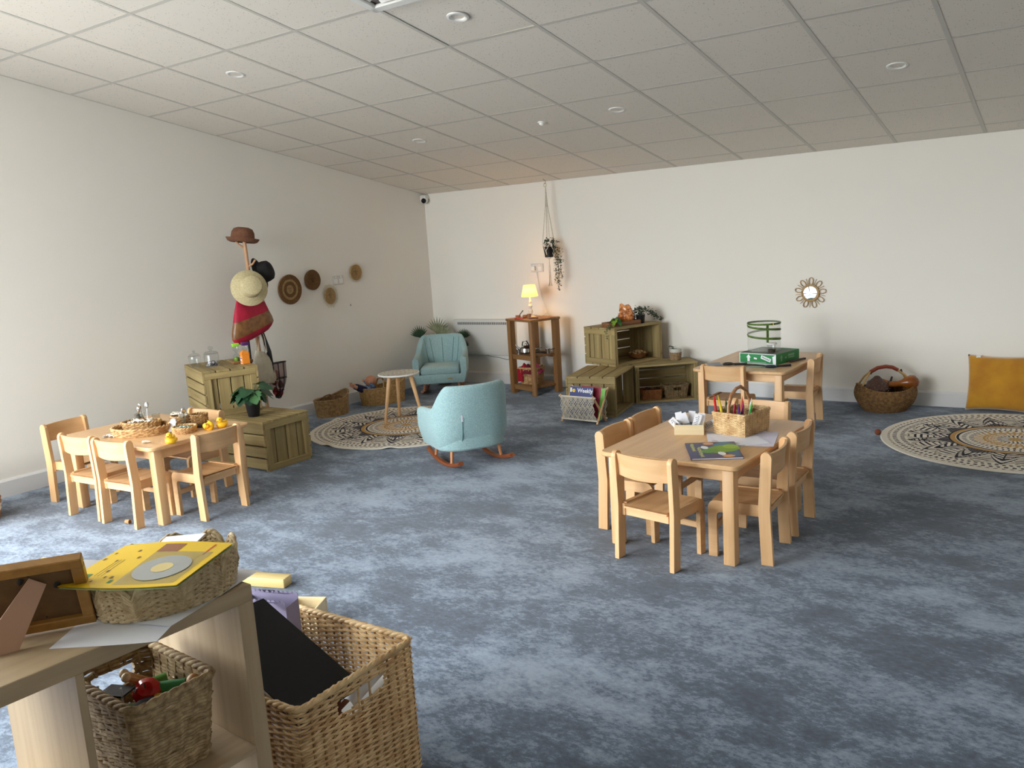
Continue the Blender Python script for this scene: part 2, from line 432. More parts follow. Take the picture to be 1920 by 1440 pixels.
for i in range(len(xl) - 1):
    for j in range(len(tl) - 1):
        x0, x1, t0, t1 = xl[i], xl[i + 1], tl[j], tl[j + 1]
        kk = round((x0 - GX0) / .6) if i else 0; jj = round((t0 - GT0) / .6)
        if (kk, jj) == AC_CELL: continue
        key = (round(x1 - x0, 3), round(t1 - t0, 3))
        if key not in tmesh:
            q = MB(); q.box((0, 0, .0095), (x1 - x0 - .008, t1 - t0 - .008, .015), bev=.001); tmesh[key] = q.mesh('ceiling_tile', TILE, 30)
        o = bpy.data.objects.new('ceiling_tile', tmesh[key]); COL.objects.link(o); o.parent = ceiling
        o.location = ((x0 + x1) / 2, (t0 + t1) / 2, 0)
        if (kk, jj) == (5, 1): o.rotation_euler = (0.0, -0.012, 0); o.location.z = .006     # badly seated tile
# recessed downlights
LENS = mat('frosted_lens', (242, 240, 232), 0.25)
for n, (kx, jt, lab) in enumerate([(5.5, 1.5, 'round white downlight beside the ceiling air conditioner'),
                                   (2.5, 1.5, 'round white ceiling downlight nearest the left wall and camera'),
                                   (2.5, 4.5, 'round white ceiling downlight nearest the far room corner'),
                                   (5.5, 4.5, 'round white downlight near the small ceiling sensor'),
                                   (8.5, 4.5, 'round white ceiling downlight farthest to the right')]):
    c = ceiling.matrix_basis @ Vector((GX0 + .6 * kx, GT0 + .6 * jt, .004))
    t = thing('downlight', lab, 'ceiling light', c, 0, 'recessed downlights'); t.rotation_euler = (-AL, 0, 0)
    q = MB(); q.lathe([(.040, -.004), (.048, -.008), (.058, -.006), (.060, .0)], 28)
    q.v = q.v; q.f = [f for f in q.f if len(f) == 4]; q.col = [0] * len(q.f)
    q.build('trim_ring', WHITE, t)
    q = MB(); q.lathe([(.040, -.004), (.034, .006), (.001, .0065)], 24); q.f = [f for f in q.f if len(f) == 4]; q.col = [0] * len(q.f); q.build('lens', LENS, t)
c = ceiling.matrix_basis @ Vector((GX0 + .6 * 4.45, GT0 + .6 * 4.53, .004))
t = thing('ceiling_sensor', 'tiny white domed sensor on the ceiling tiles', 'sensor', c); t.rotation_euler = (PI - AL, 0, 0)
q = MB(); q.lathe([(.03, 0), (.03, .006), (.026, .010)], 20); q.build('sensor_base', WHITE, t)
q = MB(); q.lathe([(.02, .010), (.018, .02), (.010, .026), (.001, .028)], 18); q.build('sensor_dome', LENS, t)
# ceiling cassette air conditioner
c = ceiling.matrix_basis @ Vector((GX0 + .6 * 5.5, GT0 + .6 * .5, 0))
t = thing('air_conditioner', 'white square air conditioner cassette set into the ceiling', 'air conditioner', c); t.rotation_euler = (-AL, 0, 0)
q = MB()
for r in range(4):
    m_ = R3(0, 0, r * PI / 2)
    q.b2((-.31, -.31, -.022), (.31, -.255, -.002), m_, bev=.006)
q.build('fascia_frame', WHITE, t)
for r in range(4):
    q = MB(); q.b2((-.20, -.005, -.004), (.20, .05, .0), T3(0, -.235, -.014) @ R3(.5, 0, 0), bev=.0015)
    o = q.build('air_flap', WHITE, t); o.rotation_euler = (0, 0, r * PI / 2)
q = MB(); q.b2((-.17, -.17, -.018), (.17, .17, -.008), bev=.003); q.build('grille', WHITE, t)
q = MB(); q.b2((-.26, -.26, 0), (.26, .26, .03)); q.build('housing', mat('ac_dark', (120, 112, 108), .7), t)

# wall fixtures
def socket(name, label, loc, rz):
    t = thing(name, label, 'socket', loc, rz)
    q = MB(); q.box((0, -.005, 0), (.146, .010, .086), bev=.003); q.build('plate', mat('socket_plate', (214, 210, 206), .4), t)
    for sx in (-1, 1):
        q = MB(); q.box((sx * .034, -.0105, -.008), (.046, .002, .044), bev=.0008); q.build('outlet', WHITE, t)
        q = MB(); q.box((sx * .034, -.012, .030), (.012, .005, .018), bev=.001); q.build('switch', WHITE, t)
    return t
socket('double_socket', 'double white socket between woven plates on left wall', (XW, 5.784, 1.221), PI / 2)
socket('double_socket', 'double white socket above the lit lamp on back wall', (-4.576, YB, 1.205), 0)
t = thing('security_camera', 'white security camera with black lens high in the room corner', 'camera', (-5.955, 7.15, 1.995))
q = MB(); q.lathe([(.025, .045), (.045, .035), (.05, .0)], 20); q.build('mount', WHITE, t)
q = MB(); q.ball((.02, -.03, -.012), .042, 20); q.build('housing', WHITE, t)
q = MB(); q.ball((.036, -.058, -.022), (.028, .028, .028), 18); q.build('lens', mat('lens_black', (8, 8, 10), .1), t)
t = thing('panel_heater', 'white electric panel heater on wall behind wooden shelf', 'heater', (-5.27, YB, .31))
q = MB(); q.box((0, -.03, .19), (.78, .055, .38), bev=.006, seg=2); b = q.build('casing', mat('heater_white', (212, 211, 207), .4), t)
for i in range(28):
    q = MB(); q.box((-.325 + i * .024, -.0585, .338), (.016, .004, .026)); q.build('vent_slot', mat('vent_grey', (120, 120, 118), .5), b)
q = MB(); q.tube([(-.02, -.02, .0), (.05, -.015, -.02), (.16, -.015, -.03), (.26, -.015, -.05), (.36, -.015, -.03), (.42, -.015, .02)], .004, 6)
q.build('power_cord', mat('grey_cord', (150, 150, 150), .5), t)
tag(MB().ball((XW + .004, 5.922, .968), (.004, .003, .010), 8).build('wall_nail', mat('nail_dark', (70, 66, 62), .5)), 'small dark nail in wall below the woven plates', 'nail')
# ================================================================== nursery chairs and tables
def arc(cx, cy, r, a0, a1, n): return [(cx + r * math.cos(a0 + (a1 - a0) * i / n), cy + r * math.sin(a0 + (a1 - a0) * i / n)) for i in range(n + 1)]
YZ = Matrix(((0, 0, 1, 0), (1, 0, 0, 0), (0, 1, 0, 0), (0, 0, 0, 1)))    # polygon (y,z) extruded along x
def make_chair(label):
    t = thing('nursery_chair', label, 'chair', group='small beech chairs at the three tables')
    # rear legs: one slanted plank each, rounded top
    for sx in (-1, 1):
        x0 = sx * .151
        poly = [(-.172, 0), (-.120, 0), (-.108, .26), (-.122, .495)] + arc(-.1455, .493, .0245, .1, PI - .1, 6)[0:] + [(-.170, .49), (-.160, .26)]
        q = MB(); q.prism(poly, x0 - .0115, x0 + .0115, YZ, bev=.002); q.build('leg', BEECH['z'], t)
        # front leg with the side rail in one piece
        poly = [(.088, 0), (.128, 0)] + arc(.093, .232, .036, 0, PI / 2, 6) + [(-.125, .268), (-.125, .215)] + arc(.068, .195, .02, PI / 2, 0, 5)
        x1 = sx * .128
        q = MB(); q.prism(poly, x1 - .0105, x1 + .0105, YZ); q.build('leg', BEECH['y'], t)
        q = MB(); q.b2((x1 - .013 + sx * .006, -.135, .205), (x1 + .013 + sx * .006, -.108, .262), bev=.002); q.build('corner_block', BEECH['z'], t)
    # curved backrest
    n = 14; G = []
    for i in range(n + 1):
        u = -1 + 2 * i / n; x = u * .141; dy = -.022 * (1 - u * u)
        row = []
        for (z, o) in ((.404, .0), (.404, .012), (.455, .0145), (.508, .012), (.508, 0), (.455, .0025), (.404, 0)):
            lean = -.141 - .012 * (z - .4) / .1
            row.append((x, lean + dy - .006 + o, z + (-.008 * (1 - u * u) if z < .41 else 0)))
        G.append(row)
    q = MB(); q.grid(G); q.build('backrest', BEECH['x'], t, smooth=40)
    # seat with a slight dip
    G = []; n = 10
    def seat_z(u, v): return .262 - .006 * (1 - u * u) * (1 - v * v)
    top = [[(-.117 + .234 * i / n, -.150 + .268 * j / n, seat_z(-1 + 2 * i / n, -1 + 2 * j / n)) for j in range(n + 1)] for i in range(n + 1)]
    q = MB(); q.grid(top)
    q.b2((-.117, -.150, .247), (.117, .118, .2555)); q.build('seat', BEECH['y'], t)
    q = MB(); q.b2((-.117, .092, .125), (.117, .108, .155), bev=.002); q.build('stretcher', BEECH['x'], t)
    q = MB(); q.b2((-.117, -.135, .208), (.117, -.118, .245), bev=.002); q.build('back_rail', BEECH['x'], t)
    return t

def make_table(label):      # long axis along y
    t = thing('nursery_table', label, 'table', group='low rectangular beech tables')
    Wd, L, H = .70, .96, .47
    r = .04; poly = arc(Wd / 2 - r, L / 2 - r, r, 0, PI / 2, 6) + arc(-Wd / 2 + r, L / 2 - r, r, PI / 2, PI, 6) + arc(-Wd / 2 + r, -L / 2 + r, r, PI, 1.5 * PI, 6) + arc(Wd / 2 - r, -L / 2 + r, r, 1.5 * PI, 2 * PI, 6)
    q = MB(); q.prism(poly, H - .022, H, bev=.005); q.build('tabletop', mat('beech_top', BE1, .32, BE2, scale=1.0, stretch=(34, 1.4, 34), detail=4, lo=.3, hi=.75), t)
    for sx in (-1, 1):
        for sy in (-1, 1):
            q = MB(); q.box((sx * (Wd / 2 - .062), sy * (L / 2 - .062), (H - .022) / 2), (.055, .055, H - .022), bev=.006, seg=2); q.build('leg', BEECH['z'], t)
    for sx in (-1, 1):
        q = MB(); q.box((sx * (Wd / 2 - .055), 0, H - .052), (.018, L - .18, .06), bev=.002); q.build('apron', BEECH['y'], t)
    for sy in (-1, 1):
        q = MB(); q.box((0, sy * (L / 2 - .055), H - .052), (Wd - .18, .018, .06), bev=.002); q.build('apron', BEECH['x'], t)
    return t
D = math.radians
tb = make_table('beech table in front, with wicker pencil caddy and picture book')
tb.location = (-1.525, 3.885, 0); tb.rotation_euler = (0, 0, D(-3))
TABF = tb
TABL = copy_tree(tb, (-4.775, 2.94, 0), D(91), 'beech table on the left, laid with baskets and rubber ducks')
TABB = copy_tree(tb, (-2.033, 6.275, 0), D(-2), 'beech table near back wall, holding the green box')
ch = make_chair('small beech chair at near end of the front table')
ch.location = (-1.575, 3.44, 0); ch.rotation_euler = (0, 0, D(-10))
for (x, y, a, lab) in [
    (-1.265, 3.655, 92, 'small beech chair on front table right side, nearest the camera'),
    (-1.265, 4.065, 90, 'small beech chair on front table right side, second from camera'),
    (-1.85, 3.78, -91, 'small beech chair on front table left side, nearest the camera'),
    (-1.84, 4.12, -92, 'small beech chair on front table left side, behind another chair'),
    (-1.50, 4.47, 178, 'small beech chair at far end of front table, behind caddy'),
    (-5.39, 2.80, -90 + 12, 'small beech chair at left table end, closest to the left wall'),
    (-4.955, 2.68, 3, 'small beech chair on left table near side, left of a pair'),
    (-4.59, 2.685, 4, 'small beech chair on left table near side, right of a pair'),
    (-4.325, 2.945, 93, 'small beech chair at the left table right end, facing wall'),
    (-4.81, 3.195, 182, 'small beech chair on left table far side, before wooden crates'),
    (-2.13, 5.895, -2, 'small beech chair on near side of the back table'),
    (-1.77, 6.28, 93, 'small beech chair on right side of the back table'),
]:
    copy_tree(ch, (x, y, 0), D(a), lab)

# ================================================================== timber crates
def make_crate(label, loc, rz, L, Wd, H, open_side):
    """x = length, y = depth (front is -y); open_side 'front' (laid on its side) or 'bottom' (upside down)"""
    t = thing('timber_crate', label, 'crate', loc, rz, 'green-treated slatted timber crates')
    st, ft = .016, .014
    inner = L / 2 - .050
    sides = ['top', 'bottom', 'back'] if open_side == 'front' else ['top', 'front', 'back']
    def slats(side):
        span = Wd if side in ('top', 'bottom') else (H - 2 * st)
        w = (span - 3 * .009) / 4
        for i in range(4):
            c = -span / 2 + w / 2 + i * (w + .009); q = MB(); jl = random.uniform(-.002, .002)
            if side == 'top': q.box((jl, c, H - st / 2), (L, w, st), bev=.002)
            elif side == 'bottom': q.box((jl, c, st / 2), (L, w, st), bev=.002)
            elif side == 'back': q.box((jl, Wd / 2 - st / 2, H / 2 + c), (L, st, w), bev=.002)
            else: q.box((jl, -Wd / 2 + st / 2, H / 2 + c), (L, st, w), bev=.002)
            q.build('slat', PINE['x'], t)
    for s in sides: slats(s)
    z0 = st if 'bottom' in sides else .0; z1 = H - st
    y0 = -Wd / 2 + (st if 'front' in sides else 0); y1 = Wd / 2 - (st if 'back' in sides else 0)
    for sx in (-1, 1):
        xo = sx * (L / 2 - .009)
        for (a, b) in ((z0, z0 + .045), (z1 - .045, z1)):
            q = MB(); q.b2((xo - .008, y0, a), (xo + .008, y1, b), bev=.002); q.build('batten', PINE['y'], t)
        for (a, b) in ((y0, y0 + .045), (y1 - .045, y1)):
            q = MB(); q.b2((xo - .008, a, z0 + .0455), (xo + .008, b, z1 - .0455), bev=.002); q.build('batten', PINE['z'], t)
        n = 4; w = (y1 - y0 - 3 * .008) / n; xb = sx * (L / 2 - .027)
        for i in range(n):
            c = y0 + w / 2 + i * (w + .008)
            q = MB(); q.b2((xb - .008, c - w / 2, z0), (xb + .008, c + w / 2, z1), bev=.0015); q.build('end_board', PINE['z'], t)
    return t
make_crate('upside-down timber crate on floor with potted plant on top, left', (-5.08, 3.893, 0), 0, .80, .42, .36, 'bottom')
make_crate('timber crate stacked on another, holding glass jar, under hanging bags', (-5.428, 3.943, .36), D(-23.7), .617, .403, .34, 'bottom')
make_crate('timber crate on floor behind the macrame magazine rack', (-3.425, 6.285, 0), D(101), .60, .43, .34, 'front')
make_crate('open timber crate on floor holding two small baskets', (-3.118, 6.878, 0), D(38), .56, .32, .34, 'front')
make_crate('open timber crate on top of two others, bowl inside', (-3.4715, 6.8305, .34), D(69.5), .58, .41, .34, 'front')

# ================================================================== cube shelf unit in the foreground
KA = D(-4.29)
kal = thing('cube_shelf_unit', 'pale oak open-backed cube shelf unit in the near left corner', 'shelf unit', (-1.517, 1.113, 0), KA)
# local: x = 0 front, negative to the back; y = 0 right end, negative to the left end
KD, KL, KH = -.39, -.77, .77
q = MB(); q.b2((KD, KL, KH - .038), (0, 0, KH), bev=.0015); q.build('top_board', OAK['y'], kal)
q = MB(); q.b2((KD, KL, 0), (0, 0, .038), bev=.0015); q.build('bottom_board', OAK['y'], kal)
for y0, y1 in ((-.038, 0), (KL, KL + .038)):
    q = MB(); q.b2((KD, y0, .038), (0, y1, KH - .038), bev=.0015); q.build('side_board', OAK['z'], kal)
q = MB(); q.b2((KD, -.393, .038), (0, -.377, KH - .038), bev=.001); q.build('divider', OAK['z'], kal)
for y0, y1 in ((-.377, -.038), (KL + .038, -.393)):
    q = MB(); q.b2((KD, y0, .377), (0, y1, .393), bev=.001); q.build('shelf_board', OAK['y'], kal)

# ================================================================== tall stained shelf with four posts
sa = math.atan2(.31, .115)
ex = Vector((math.cos(sa - PI / 2), math.sin(sa - PI / 2), 0))
wsh = thing('post_shelf', 'brown wooden three-tier shelf with thick posts, under lamp', 'shelf', (-4.455, 6.845, 0), D(-21))
Wx, Wy, Hs = .40, .345, .74
for sx in (-1, 1):
    for sy in (-1, 1):
        cx, cy = sx * (Wx / 2 - .028), sy * (Wy / 2 - .028)
        r = .028
        poly = arc(cx, cy, r, 0, 2 * PI, 16)[:-1]
        if (sx, sy) != (1, -1): poly = [(cx - r, cy - r), (cx + r, cy - r), (cx + r, cy + r), (cx - r, cy + r)]
        q = MB(); q.prism(poly, 0, Hs - .022, bev=.002); q.build('post', REDP['z'], wsh)
for z in (.07, .37):
    q = MB(); q.b2((-Wx / 2 + .03, -Wy / 2 + .004, z), (Wx / 2 - .03, Wy / 2 - .004, z + .02), bev=.002)
    q.build('shelf_board', REDP['x'], wsh)
    for sy in (-1, 1):
        q = MB(); q.b2((-Wx / 2 + .056, sy * (Wy / 2 - .02) - .009, z - .028), (Wx / 2 - .056, sy * (Wy / 2 - .02) + .009, z), bev=.002); q.build('rail', REDP['x'], wsh)
q = MB(); q.b2((-Wx / 2 - .008, -Wy / 2 - .008, Hs - .022), (Wx / 2 + .008, Wy / 2 + .008, Hs), bev=.003); q.build('top_board', REDP['x'], wsh)

# ================================================================== teal tub chairs
def boucle(name, c, c2):
    return mat(name, c, 0.95, c2, scale=120, detail=4, bump=1.0, bscale=220, sheen=0.3, spec=0.2)
TEAL = boucle('teal_boucle', (168, 198, 200), (146, 180, 184)); TEALD = mat('teal_piping', (112, 146, 148), .9)
ROCK = wood('rocker_wood', (150, 82, 44), (116, 58, 28), 'y', rough=.35)
def make_tub(name, label, loc, rz, seams):
    """faces -y"""
    t = thing(name, label, 'armchair', loc, rz, 'teal boucle tub chairs')
    zb, nu = .13, 64
    def plan(u, k):           # u -1..1 round from left front over the back to the right front, k scale of the outline
        a = u * PI * .5 * 1.0
        if abs(u) < .62:
            w = u / .62 * PI / 2
            x, y = math.sin(w), math.cos(w)
            ex_ = 2.6
            x = math.copysign(abs(x) ** (2 / ex_), x); y = abs(y) ** (2 / ex_)
            return Vector((x * .275 * k, y * .22 * k + .02, 0))
        s = (abs(u) - .62) / .38
        return Vector((math.copysign(.275 * k - .004 * s, u), .02 - s * .25, 0))
    def hgt(u):
        a = abs(u)
        s = min(max((a - .30) / .34, 0), 1); s = s * s * (3 - 2 * s)
        return .575 * (1 - s) + .405 * s - .02 * max(a - .64, 0) / .36
    th = .062
    G = []
    for i in range(nu + 1):
        u = -1 + 2 * i / nu
        P = plan(u, 1.0); P2 = plan(min(u + .01, 1), 1.0) - plan(max(u - .01, -1), 1.0)
        nrm = Vector((-P2.y, P2.x, 0)).normalized()     # outward (u runs clockwise seen from above)
        H = hgt(u); row = []
        back = max(0, 1 - abs(u) / .6)
        def pt(off, z):
            fl = .05 * (z - .3) / .3 * back            # back leans outward higher up
            tuck = -.035 * max(0, (.24 - z) / .12) if z < .24 else 0
            o = P + nrm * (off + tuck * (1 if off > -.01 else 0)); return (o.x, o.y + fl, z)
        for z in (zb, .17, .24, .32, .4, .48):
            row.append(pt(0, zb + (z - zb) * (H - .03 - zb) / (.48 - zb)))
        for j in range(1, 8):
            a = PI * j / 8; row.append(pt(-th / 2 + th / 2 * math.cos(a), H - .03 + .03 * math.sin(a)))
        for f in (1.0, .7, .4, .1): row.append(pt(-th, .2 + (H - .03 - .2) * f))
        G.append(row)
    q = MB(); q.grid(G)
    # arm fronts
    for i in (0, nu):
        r = G[i]; n = len(r); c = np.mean(r, 0)
        q.add(list(r), [tuple(range(n)) if i else tuple(range(n - 1, -1, -1))])
    q.build('shell', TEAL, t, smooth=50)
    # base under the cushion and front rail
    poly = [plan(-1 + 2 * i / 40, .90) for i in range(41)]
    q = MB(); q.prism([(p_.x, p_.y) for p_ in poly][::-1], zb - .006, .215, bev=.012); q.build('seat_base', TEAL, t, smooth=40)
    q = MB(); q.box((0, -.03, .25), (.40, .39, .085), bev=.03, seg=3); q.build('cushion', TEAL, t, smooth=50)
    if seams:
        for i in range(5):
            u = -.36 + .18 * i; pts = []
            for f in np.linspace(0, 1, 10):
                uu = u * (.62 + .38 * f); P = plan(uu, 1.0); P2 = plan(uu + .01, 1) - plan(uu - .01, 1)
                nr = Vector((-P2.y, P2.x, 0)).normalized(); z = .29 + .255 * f
                o = P - nr * (th + .0005); back = max(0, 1 - abs(uu) / .6)
                pts.append((o.x, o.y + .05 * (z - .3) / .3 * back, z))
            q = MB(); q.tube(pts, .0035, 6); q.build('seam', TEALD, t)
        q = MB(); q.box((.10, -.236, .172), (.05, .004, .014)); q.build('brand_label', mat('tan_label', (168, 150, 110), .6), t, label='tan fabric label')
    else:
        q = MB(); pts = []
        for z in np.linspace(.135, .34, 10):
            P = plan(.13, 1.0); back = max(0, 1 - .13 / .6); fl = .05 * (z - .3) / .3 * back
            tuck = -.035 * max(0, (.24 - z) / .12) if z < .24 else 0
            pts.append((P.x, P.y + fl + .0008 + tuck, z))
        q.tube(pts, .004, 6); q.build('zip_seam', TEALD, t)
        q = MB(); q.box((pts[-1][0], pts[-1][1] + .004, .355), (.013, .003, .045), bev=.001); q.build('care_tag', mat('care_tag_white', (214, 216, 226), .7), t, label='small white care tag')
    for sx in (-1, 1):
        pts = [(sx * .185, y, .0155 + .55 * (y * y)) for y in np.linspace(-.29, .34, 17)]
        q = MB(); q.tube(pts, .015, 8, flat=(1.3, 1.0)); rk = q.build('rocker', ROCK, t)
        for y in (-.15, .16):
            q = MB(); q.tube([(sx * .185, y, .012 + .55 * y * y), (sx * .170, y * .92, zb + .004)], [.010, .013], 10); q.build('leg', mat('rocker_leg', (190, 128, 84), .4), t)
    return t
make_tub('rocking_chair', 'teal boucle rocking chair seen from behind, centre of room', (-3.515, 4.475, 0), math.atan2(.86, .51) + PI, False)
make_tub('rocking_chair', 'teal channel-backed rocking chair facing camera in far corner', (-5.44, 6.60, 0), math.atan2(.55, .835), True)

# ================================================================== round side table with a patterned top
rtab = thing('round_table', 'round patterned-top side table with three splayed wooden legs', 'table', (-4.88, 5.33, 0))
RTH = .43
def print_disc(name, R, z, fn, parent, m, nr, na, thick=0.0, wob=None):
    """flat printed disc: colours are the print on it"""
    v = [(0, 0, z)]; f = []; cols = []
    for i in range(1, nr + 1):
        for j in range(na):
            a = 2 * PI * j / na; r = R * i / nr
            zz = z + (wob(r, a) if wob else 0)
            v.append((r * math.cos(a), r * math.sin(a), zz))
    for j in range(na): f.append((0, 1 + j, 1 + (j + 1) % na)); cols.append(fn(R * .5 / nr, 2 * PI * (j + .5) / na))
    for i in range(1, nr):
        for j in range(na):
            a0 = 1 + (i - 1) * na; a1 = 1 + i * na
            f.append((a0 + j, a1 + j, a1 + (j + 1) % na, a0 + (j + 1) % na)); cols.append(fn(R * (i + .5) / nr, 2 * PI * (j + .5) / na))
    me = bpy.data.meshes.new(name); me.from_pydata(v, [], f); me.materials.append(m)
    at_ = me.attributes.new('print', 'FLOAT_COLOR', 'FACE')
    at_.data.foreach_set('color', np.array([lin(c) for c in cols], dtype=np.float32).ravel())
    o = bpy.data.objects.new(name, me); COL.objects.link(o); o.parent = parent
    return o
def top_print(r, a):
    x, y = r * math.cos(a), r * math.sin(a)
    u = math.sin(x * 62 + 2.2 * math.sin(y * 41)) * math.sin(y * 58 + 1.9 * math.sin(x * 47)); w = math.sin(x * 140 + y * 60) * math.sin(y * 150 - x * 50)
    if r > .172: return (236, 232, 226)
    return (196, 184, 164) if u > .25 else ((150, 146, 140) if w > .55 else ((222, 214, 198) if u > -.45 else (178, 164, 146)))
q = MB(); q.lathe([(.172, RTH - .018), (.181, RTH - .012), (.181, RTH - .003), (.178, RTH)], 48); tp = q.build('tabletop', WHITE, rtab)
print_disc('printed_surface', .177, RTH + .0006, top_print, tp, attr_mat('tabletop_print', .35), 44, 120)
for k in range(3):
    a = D(-100 + 120 * k)
    q = MB(); q.tube([(math.cos(a) * .105, math.sin(a) * .105, RTH - .02), (math.cos(a) * .19, math.sin(a) * .19, .012)], [.019, .012], 14); q.build('leg', BEECH['z'], rtab)

# ================================================================== round mandala rugs
C0, C1, C2, C3 = (232, 225, 212), (46, 44, 54), (196, 154, 96), (132, 128, 130)
def rug_print(r, a):
    R = r / .80; n = 16
    s = (a / (2 * PI) * n) % 1; d = abs(s - .5) * 2          # 0 on petal axis, 1 between petals
    if R < .05: return C2
    if R < .10: return C0 if (a * 8 / PI) % 1 > .45 else C3
    if R < .135: return C1 if math.sin(a * 24) > .1 else C0
    if R < .24:
        k = .15 + .08 * (1 - d)
        return C2 if R > k - .02 and math.sin(R * 260) > -.5 else (C0 if math.sin(a * 32) > -.3 else C2)
    if R < .30: return C2 if math.sin(a * 32 + R * 60) > .15 else C0
    if R < .335: return C1 if math.sin(a * 48) > .35 else C0
    if R < .355: return C0
    if R < .385: return C1 if math.sin(a * 60 + 1) > .45 else C0
    if R < .41: return C0
    if R < .425: return C1
    if R < .435: return C0
    if R < .475: return C2
    if R < .487: return C1
    # petal ring
    p0 = .49; tip = .49 + .33 * (1 - d) ** .75
    if R < tip:
        q_ = (R - p0) / max(tip - p0, 1e-3)
        odd = int(a / (2 * PI) * n) % 2
        if q_ > .86: return C1
        if q_ > .70: return C0 if (math.sin(R * 190) > -.6 or odd) else C1
        if q_ > .58: return C1
        if d < .07: return C1
        if odd: return C0 if math.sin(R * 120 + d * 9) > -.1 else C1
        return C3 if math.sin(d * 26) > .1 else (C0 if q_ > .3 else C1)
    tip2 = .60 + .24 * d ** .7
    C4 = (204, 192, 170)
    if tip2 - .03 < R < tip2: return (150, 138, 120) if R > tip2 - .012 else C4
    if R < tip2 - .03: return C1 if (math.sin(R * 130) > .5 and d > .55) else C0
    dash = math.sin(a * 112 + 1.5 * math.sin(R * 40))
    for (r0, r1, c_, th_) in ((.82, .855, (84, 78, 82), .0), (.88, .912, (76, 70, 76), .1), (.932, .955, (130, 108, 94), .2)):
        if r0 < R < r1 and dash > th_: return c_
    if R < .80 and R > .70 and math.sin(a * 80 + R * 120) > .7: return (96, 88, 90)
    return C0
RUGM = attr_mat('rug_print', .95, .35, 350)
def rug(label, loc, rz, wob):
    t = thing('round_rug', label, 'rug', loc, rz, 'round mandala rugs')
    R = .80
    print_disc('printed_face', R, .009, rug_print, t, RUGM, 150, 640, wob=wob)
    n = 192; G = []
    for j in range(n):
        a = 2 * PI * j / n; w = wob(R, a)
        G.append([(math.cos(a) * (R + o), math.sin(a) * (R + o), z + (w if z > .003 else w * .9)) for o, z in ((0, .009), (.006, .006), (.007, .003), (.002, .0006))])
    q = MB(); q.grid(G, closed_u=True); q.build('hem', mat('rug_hem', (236, 231, 220), .9), t)
    return t
def wobA(r, a):
    e = max(0, (r / .8 - .78) / .22) ** 2
    return e * (.014 * max(0, math.sin(a * 9 + 1.2)) ** 6)
rug('round cream mandala rug under the patterned side table, left', (-4.72, 5.19, 0), D(20), wobA)
t = rug('round cream mandala rug by the mustard cushion, right edge', (-.335, 6.19, 0), D(8), lambda r, a: 0)
q = MB(); q.ball((-.825 * math.cos(D(3)), .825 * math.sin(D(3)) - .03, .02), .022, 12); q.build('pompom', mat('rust_pompom', (128, 70, 46), .95, bump=.5, bscale=200), t, label='rust-coloured pompom on rug edge')
# ================================================================== woven baskets
def rrect(w, d, r):
    """closed outline by arc length, u in 0..1, counter-clockwise from the middle of the +x side"""
    segs = [('l', (w / 2, 0), (w / 2, d / 2 - r)), ('a', (w / 2 - r, d / 2 - r), 0), ('l', (w / 2 - r, d / 2), (-w / 2 + r, d / 2)), ('a', (-w / 2 + r, d / 2 - r), PI / 2),
            ('l', (-w / 2, d / 2 - r), (-w / 2, -d / 2 + r)), ('a', (-w / 2 + r, -d / 2 + r), PI), ('l', (-w / 2 + r, -d / 2), (w / 2 - r, -d / 2)), ('a', (w / 2 - r, -d / 2 + r), 1.5 * PI),
            ('l', (w / 2, -d / 2 + r), (w / 2, 0))]
    pts = []
    for s in segs:
        if s[0] == 'l':
            for i in range(24): pts.append((s[1][0] + (s[2][0] - s[1][0]) * i / 24, s[1][1] + (s[2][1] - s[1][1]) * i / 24))
        else:
            for i in range(8): pts.append((s[1][0] + r * math.cos(s[2] + PI / 2 * i / 8), s[1][1] + r * math.sin(s[2] + PI / 2 * i / 8)))
    P = np.array(pts + pts[:1]); L = np.r_[0, np.cumsum(np.linalg.norm(np.diff(P, axis=0), axis=1))]; L /= L[-1]
    return lambda u: np.c_[np.interp(np.mod(u, 1), L, P[:, 0]), np.interp(np.mod(u, 1), L, P[:, 1])]
def ellipse(a, b):
    return lambda u: np.c_[a * np.cos(2 * PI * np.asarray(u)), b * np.sin(2 * PI * np.asarray(u))]

